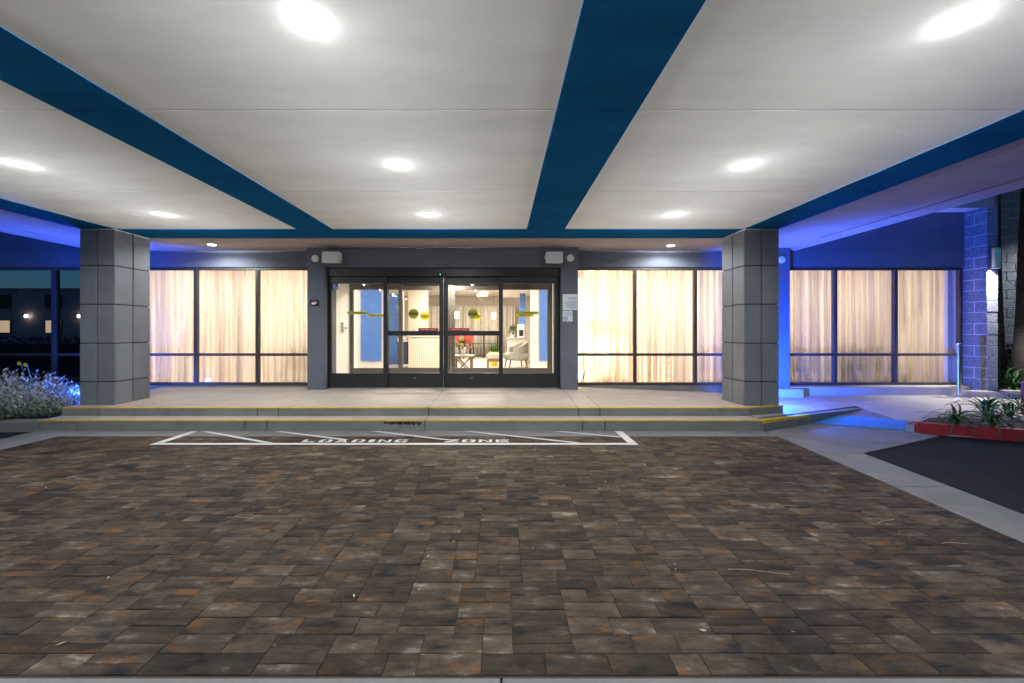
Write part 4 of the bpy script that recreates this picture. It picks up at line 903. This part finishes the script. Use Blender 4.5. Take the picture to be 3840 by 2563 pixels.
def backw(t):
    bx('mortar', 'mortar', t, 8.99, 13.9, 9.006, 9.3, .0, 5.4)
    for k in range(26):
        z0 = .08 + k * BH; x = 8.99 - (.203 if k % 2 else 0)
        while x < 13.6:
            a = max(x, 8.99); block(t, a, x + BL - .010, 9.0, 9.15, z0, z0 + BH - .010) if x + BL - .01 - a > .05 else None; x += BL
blocks('block_wall', 'grey split-face block wall standing behind the dark tree trunk', (11, 9.1, 0), backw)
sx, sy, sz = PX(2281, 7.12), 7.12, PZ(617, 7.12)
sc_ = thing('wall_sconce', (sx, sy, sz), 'brushed metal cylinder sconce shining down on the block wall', 'wall lamp')
part('shade_tube', 'chrome', sc_, lambda b_: b_.ring([[(sx + r_ * math.cos(a), sy + r_ * math.sin(a), z_) for a in [2 * math.pi * j / 28 for j in range(28)]] for r_, z_ in ((.062, sz + .02), (.066, sz), (.07, sz), (.07, sz + .36), (.0, sz + .36))], False, False), smooth=False)
part('lamp_lens', 'lens_sconce', sc_, lambda b_: b_.lathe([(.05, 0), (.05, .01)], (sx, sy, sz + .03), 16)); bx('bracket', 'chrome', sc_, sx - .03, sx + .03, sy + .06, 7.198, sz + .12, sz + .24)
ld = bpy.data.lights.new('sconce_beam', 'SPOT'); ld.energy = 450; ld.spot_size = R(105); ld.spot_blend = .6; ld.shadow_soft_size = .03; ld.color = (.92, .96, 1); lo = bpy.data.objects.new('sconce_beam', ld); COL.objects.link(lo); lo.parent = sc_; lo.location = (0, 0, .02)
def sconce(x, y, z, lab, pw):
    t = thing('wall_sconce', (x, y, z), lab, 'wall lamp')
    part('shade_tube', 'chrome', t, lambda b_: b_.ring([[(x + r_ * math.cos(a), y + r_ * math.sin(a), z_) for a in [2 * math.pi * j / 28 for j in range(28)]] for r_, z_ in ((.062, z + .02), (.066, z), (.07, z), (.07, z + .36), (.0, z + .36))], False, False))
    part('lamp_lens', 'lens_sconce', t, lambda b_: b_.lathe([(.05, 0), (.05, .01)], (x, y, z + .03), 16)); bx('bracket', 'chrome', t, x - .03, x + .03, y + .06, y + .17, z + .12, z + .24)
    ld = bpy.data.lights.new('sconce_beam', 'SPOT'); ld.energy = pw; ld.spot_size = R(170); ld.spot_blend = .6; ld.shadow_soft_size = .04; ld.color = (.85, .9, 1); lo = bpy.data.objects.new('sconce_beam', ld); COL.objects.link(lo); lo.parent = t; lo.location = (0, 0, -.01)
sconce(13.0, 8.83, 3.6, 'added cylinder sconce out of view, lighting the wall behind the dark tree', 650)  # extra lamp out of view, added to light the back block wall
# stanchion post
px_ = PX(2185, 7.22); st = thing('stanchion_post', (px_, 7.1, .2), 'brushed steel stanchion post on a round base by the end window', 'post')
part('base', 'chrome', st, lambda b_: b_.lathe([(.155, 0), (.155, .012), (.13, .022), (.04, .028)], (px_, 7.12, .198), 32)); part('pole', 'chrome', st, lambda b_: b_.lathe([(.032, .02), (.032, .80)], (px_, 7.12, .2), 24), smooth=False)
part('belt_head', 'chrome', st, lambda b_: b_.lathe([(.038, .80), (.038, .93), (.034, .955), (.02, .96)], (px_, 7.12, .2), 24)); bx('slot', 'black_print', st, px_ - .012, px_ + .012, 7.079, 7.083, 1.06, 1.09)

# blue uplights behind the columns
def uplight(x, y, z, lab, tgt, pw, pw2):
    t = thing('blue_uplight', (x, y, z), lab, 'floodlight', 'blue uplights')
    part('housing', 'black_metal', t, lambda b_: b_.lathe([(.05, 0), (.07, .05), (.07, .10), (.064, .10), (.06, .085)], (x, y, z), 20)); part('lens', 'lens_blue', t, lambda b_: b_.lathe([(.058, .0), (.058, .004)], (x, y, z + .088), 20))
    ld = bpy.data.lights.new('flood', 'SPOT'); ld.spot_size = R(140); ld.spot_blend = 1.0; ld.energy = pw; ld.color = (.02, .10, 1.0); ld.shadow_soft_size = .05
    lo = bpy.data.objects.new('flood', ld); COL.objects.link(lo); lo.parent = t; lo.location = (0, 0, .16)
    l2 = bpy.data.lights.new('spill', 'POINT'); l2.energy = pw2; l2.color = (.02, .14, 1.0); l2.shadow_soft_size = .05; o2 = bpy.data.objects.new('spill', l2); COL.objects.link(o2); o2.parent = t; o2.location = (0, 0, .17)
    lo.rotation_euler = (Vector(tgt) - Vector((x, y, z + .13))).to_track_quat('-Z', 'Y').to_euler()
uplight(4.22, 6.22, .17, 'blue floodlight on the walk behind the kerb ramp column', (6.3, 7.4, 1.9), 1350, 110)
uplight(-6.52, 6.34, .11, 'blue floodlight in the bed behind the silver-shrub column', (-8.2, 7.2, 2.2), 1100, 90)

# ------------------------------------------------------------------ plants
leafm = []
for q in range(5):   # strap leaf along +X arching
    b_ = MB(); n_ = 9; ln = .42 + .05 * q; lift = .34 - .05 * q; droop = .10 + .09 * q
    for j in range(n_ + 1):
        t = j / n_; x = ln * t * (.45 + .55 * t); z = lift * math.sin(t * 2.0) - droop * t * t * t; wd = .017 * (1 - t ** 3) * (.5 + 1.3 * t if t < .4 else 1.02) + .0006
        b_.v += [(x, -wd, z + .004), (x, 0, z), (x, wd, z + .004)]
    for j in range(n_):
        for k in range(2): a = j * 3 + k; b_.f.append((a, a + 3, a + 4, a + 1))
    o = b_.build('leaf', 'leaf', None, smooth=True); leafm.append(o.data); bpy.data.objects.remove(o)
def strap_plant(x, y, z, n_, s, lab, grp, seed):
    r_ = random.Random(seed); t = thing('strap_leaf_plant', (x, y, z), lab, 'plant', grp)
    part('crown', 'leaf', t, lambda b_: b_.lathe([(.03 * s, -.02), (.02 * s, .06 * s)], (x, y, z), 8))
    for k in range(n_):
        o = bpy.data.objects.new('leaf', r_.choice(leafm)); COL.objects.link(o); o.parent = t; a = 2.399 * k + r_.uniform(-.3, .3); u = k / n_
        o.rotation_euler = (r_.uniform(-.25, .25), -R(38) * (1 - u) + R(18) * u + r_.uniform(-.15, .15), a); q = s * r_.uniform(.75, 1.12); o.scale = (q, q, q)
        o.location = (r_.uniform(-.02, .02), r_.uniform(-.02, .02), 0)
g_ = 'strap-leaf plants behind the red kerb'
for k, (dx, dy, z, s, lb) in enumerate(((2190, 974, .11, .62, 'dark green strap-leaf clump nearest the blue mat'), (2275, 978, .11, .72, 'dark green strap-leaf clump just behind the red kerb'), (2262, 955, .11, .75, 'tall strap-leaf clump at the back of the red kerb bed'), (2315, 958, .11, .74, 'strap-leaf clump beside the reddish post'), (2345, 948, .11, .72, 'arching strap-leaf clump behind the reddish post'))):
    Y = (1.36 - z) * FD / (dy - 762.2); strap_plant(PX(dx, Y), Y, z, 40, s * 1.12, lb, g_, 50 + k)
strap_plant(PX(2325, 7.4), 7.4, .30, 34, .85, 'bright strap-leaf clump at the foot of the block wall', None, 70)
strap_plant(PX(2300, 7.9), 7.9, .30, 26, .8, 'strap-leaf clump tucked behind the sconce wall end', None, 71)
bs = thing('leafy_shrub', (PX(2325, 8.2), 8.2, .3), 'dark leafy shrub under the tree by the block wall', 'shrub'); part('stem', 'bark', bs, lambda b_: b_.tube([(PX(2325, 8.2), 8.2, .28), (PX(2325, 8.2), 8.2, .6)], .02)); part('foliage', 'leaf_dark', bs, lambda b_: leaves_blob(b_, (PX(2325, 8.2), 8.2, .66), (.45, .4, .38), 1500, 9, .10))
def tree(x, y, z, r0, lean, lab, ht=8.0, crown=True, seed=3):
    t = thing('tree', (x, y, z), lab, 'tree'); pts, rad = [], []; r_ = random.Random(seed)
    for j in range(13):
        u = j / 12; pts.append((x + lean * u + .03 * math.sin(u * 9), y + .05 * math.sin(u * 7), z + ht * u)); rad.append(r0 * (1 - .55 * u) * (1.35 if j == 0 else 1.1 if j == 1 else 1))
    part('trunk', 'bark', t, lambda b_: b_.tube(pts, rad, 14), smooth=True)
    if crown:
        part('crown', 'leaf_dark', t, lambda b_: [leaves_blob(b_, (x + lean + r_.uniform(-.9, .9), y + r_.uniform(-.6, .9), z + ht + r_.uniform(-.3, .9)), (.7, .7, .5), 500, 20 + k, .16) for k in range(7)])
        for k in range(4): part('limb', 'bark', t, lambda b_: b_.tube([pts[9], (pts[12][0] + r_.uniform(-.8, .8), y + r_.uniform(-.6, .8), z + ht + r_.uniform(0, .5))], [.06, .02], 7))
tree(PX(2362, 7.6), 7.6, .3, .20, .28, 'thick dark tree trunk rising in front of the block wall', 9.5)
tree(PX(2293, 8.1), 8.1, .3, .09, -.12, 'slim tree trunk beside the sconce wall', 9.0, True, 5)
po = thing('timber_post', (PX(2351, 5.9), 5.9, .1), 'reddish brown timber tree stake in the red kerb bed', 'stake'); part('shaft', 'red_post', po, lambda b_: b_.tube([(PX(2352, 5.9), 5.9, .05), (PX(2352, 5.9), 5.9, .62)], .045, 10), bevel=.004)
# left bed
def fronds(b_, c, rad, n_, seed, ln, wd):
    r_ = random.Random(seed)
    for _ in range(n_):
        a = r_.uniform(0, 6.28); e = r_.uniform(0, 1); base = Vector((c[0] + rad[0] * math.sqrt(r_.random()) * math.cos(a), c[1] + rad[1] * math.sqrt(r_.random()) * math.sin(a), c[2]))
        u = Vector(((base.x - c[0]) / rad[0], (base.y - c[1]) / rad[1], 0)); d = (Vector((0, 0, 1.0)) + u * .9 + Vector((r_.uniform(-.35, .35), r_.uniform(-.35, .35), 0))).normalized()
        L_ = rad[2] * r_.uniform(.45, 1) * (1 - .35 * u.length)
        for k in range(9):      # little leaves along the shoot
            t = .25 + .75 * k / 8; p = base + d * L_ * t; q = r_.uniform(0, 6.28); dd = (d * .9 + Vector((math.cos(q), math.sin(q), .1)) * .9).normalized(); s_ = dd.cross(d).normalized() * wd
            l_ = ln * r_.uniform(.7, 1.2); b_.quad(p - s_ * .4, p + dd * l_ * .5 - s_, p + dd * l_, p + dd * l_ * .5 + s_)
def bush(name, c, rad, n_, seed, ln, wd, m_, lab):
    t = thing(name, c, lab, 'shrub'); part('foliage', m_, t, lambda b_: fronds(b_, c, rad, n_, seed, ln, wd))
    part('stem', 'bark', t, lambda b_: [b_.tube([(c[0] + .03 * k, c[1], c[2] - .03), (c[0] + .12 * math.cos(k * 2.1), c[1] + .1 * math.sin(k * 2.1), c[2] + rad[2] * .5)], [.012, .005], 5) for k in range(4)]); return t
Yb = 6.35
bush('silver_shrub', (PX(22, 6.35), 6.35, .12), (.48, .34, .74), 620, 81, .075, .013, 'leaf_silver', 'tall silver-leaved shrub with yellow blooms in the bed by the grey column')
t = bush('silver_shrub', (PX(-60, 6.2), 6.2, .12), (.40, .33, .80), 420, 85, .075, .013, 'leaf_silver', 'tall silver-leaved shrub without blooms beside the yellow-bloomed one')
bush('lavender_shrub', (PX(100, 6.05), 6.05, .12), (.36, .30, .50), 560, 82, .075, .009, 'leaf_silver', 'spiky lavender shrub lit blue next to the grey column')
bush('lavender_shrub', (PX(128, 6.2), 6.2, .12), (.30, .22, .36), 360, 86, .065, .008, 'leaf_silver', 'low spiky lavender shrub touching the grey column base')
bush('low_shrub', (PX(8, 5.72), 5.72, .12), (.42, .22, .38), 600, 83, .065, .009, 'leaf_grey', 'low grey-green shrub behind the rounded kerb')
bush('low_shrub', (PX(70, 5.80), 5.80, .12), (.40, .18, .30), 520, 84, .065, .009, 'leaf_grey', 'low grey-green shrub beside the end of the steps')
bl = bpy.data.objects
for dx, dy in ((46, 834), (60, 837)):
    p = (PX(dx, 6.1), 6.1, PZ(dy, 6.1)); t = thing('yellow_bloom', p, 'small yellow daisy bloom above the silver-leaved shrub', 'flower', 'yellow blooms')
    part('petal', 'flower_yellow', t, lambda b_: [b_.quad(Vector(p), Vector(p) + Vector((.035 * math.cos(a), -.01, .03 * math.sin(a))), Vector(p) + Vector((.035 * math.cos(a + .5), -.01, .03 * math.sin(a + .5)))) for a in [k * .63 for k in range(10)]])
    part('stalk', 'leaf_grey', t, lambda b_: b_.tube([(p[0], p[1] + .01, p[2]), (p[0] - .02, p[1] + .1, p[2] - .3)], .003, 5))

# ------------------------------------------------------------------ across the street (seen mirrored in the dark glass)
fbld = thing('street_building', (-52, -30, 0), 'plain two-storey building across the street with lit windows', 'building')
bx('wall', 'far_wall', fbld, -75, -44, -42, -28, 0, 5.9); bx('wall', 'far_wall', fbld, -43.9, -32, -48, -36, 0, 5.4); bx('parapet', 'far_wall', fbld, -75.2, -43.8, -28.2, -27.8, 5.9, 6.1)
for x in (-66, -60, -54, -48.5):
    for z in (1.2, 3.9):
        lit = (x, z) in ((-48.5, 1.2), (-54, 1.2)); f_ = bx('window', 'bronze', fbld, x - .9, x + .9, -28.05, -27.9, z, z + 1.5); bx('pane', 'far_window' if lit else 'far_glass', f_, x - .8, x + .8, -27.9, -27.88, z + .1, z + 1.4)
for x in (-63, -57, -51.2, -45.5): part('wall_lantern', 'lens_lantern', fbld, lambda b_: b_.lathe([(.12, 0), (.16, .2), (.1, .34)], (x, -27.7, 2.9), 10))
for x in (-41, -38, -35): f_ = bx('window', 'bronze', fbld, x - .5, x + .5, -36.0, -35.9, 1.0, 3.2); bx('pane', 'far_window', f_, x - .4, x + .4, -35.9, -35.88, 1.1, 3.1)
hg = thing('hedge', (-24, -5, 0), 'clipped green hedge along the far side of the drive', 'hedge'); part('foliage', 'leaf_dark', hg, lambda b_: [leaves_blob(b_, (-31 + k * .7, -5 + .2 * math.sin(k), .55), (.7, .5, .6), 150, 200 + k, .18) for k in range(26)]); bx('core', 'leaf_dark', hg, -31.3, -13.2, -5.3, -4.8, 0, .75)
pl = thing('utility_pole', (-27, -9, 0), 'slim timber utility pole across the drive', 'pole'); part('pole', 'bark', pl, lambda b_: b_.tube([(-27, -9, 0), (-27, -9, 8)], [.16, .11], 10)); bx('crossarm', 'bark', pl, -28, -26, -9.08, -8.92, 7.3, 7.45)
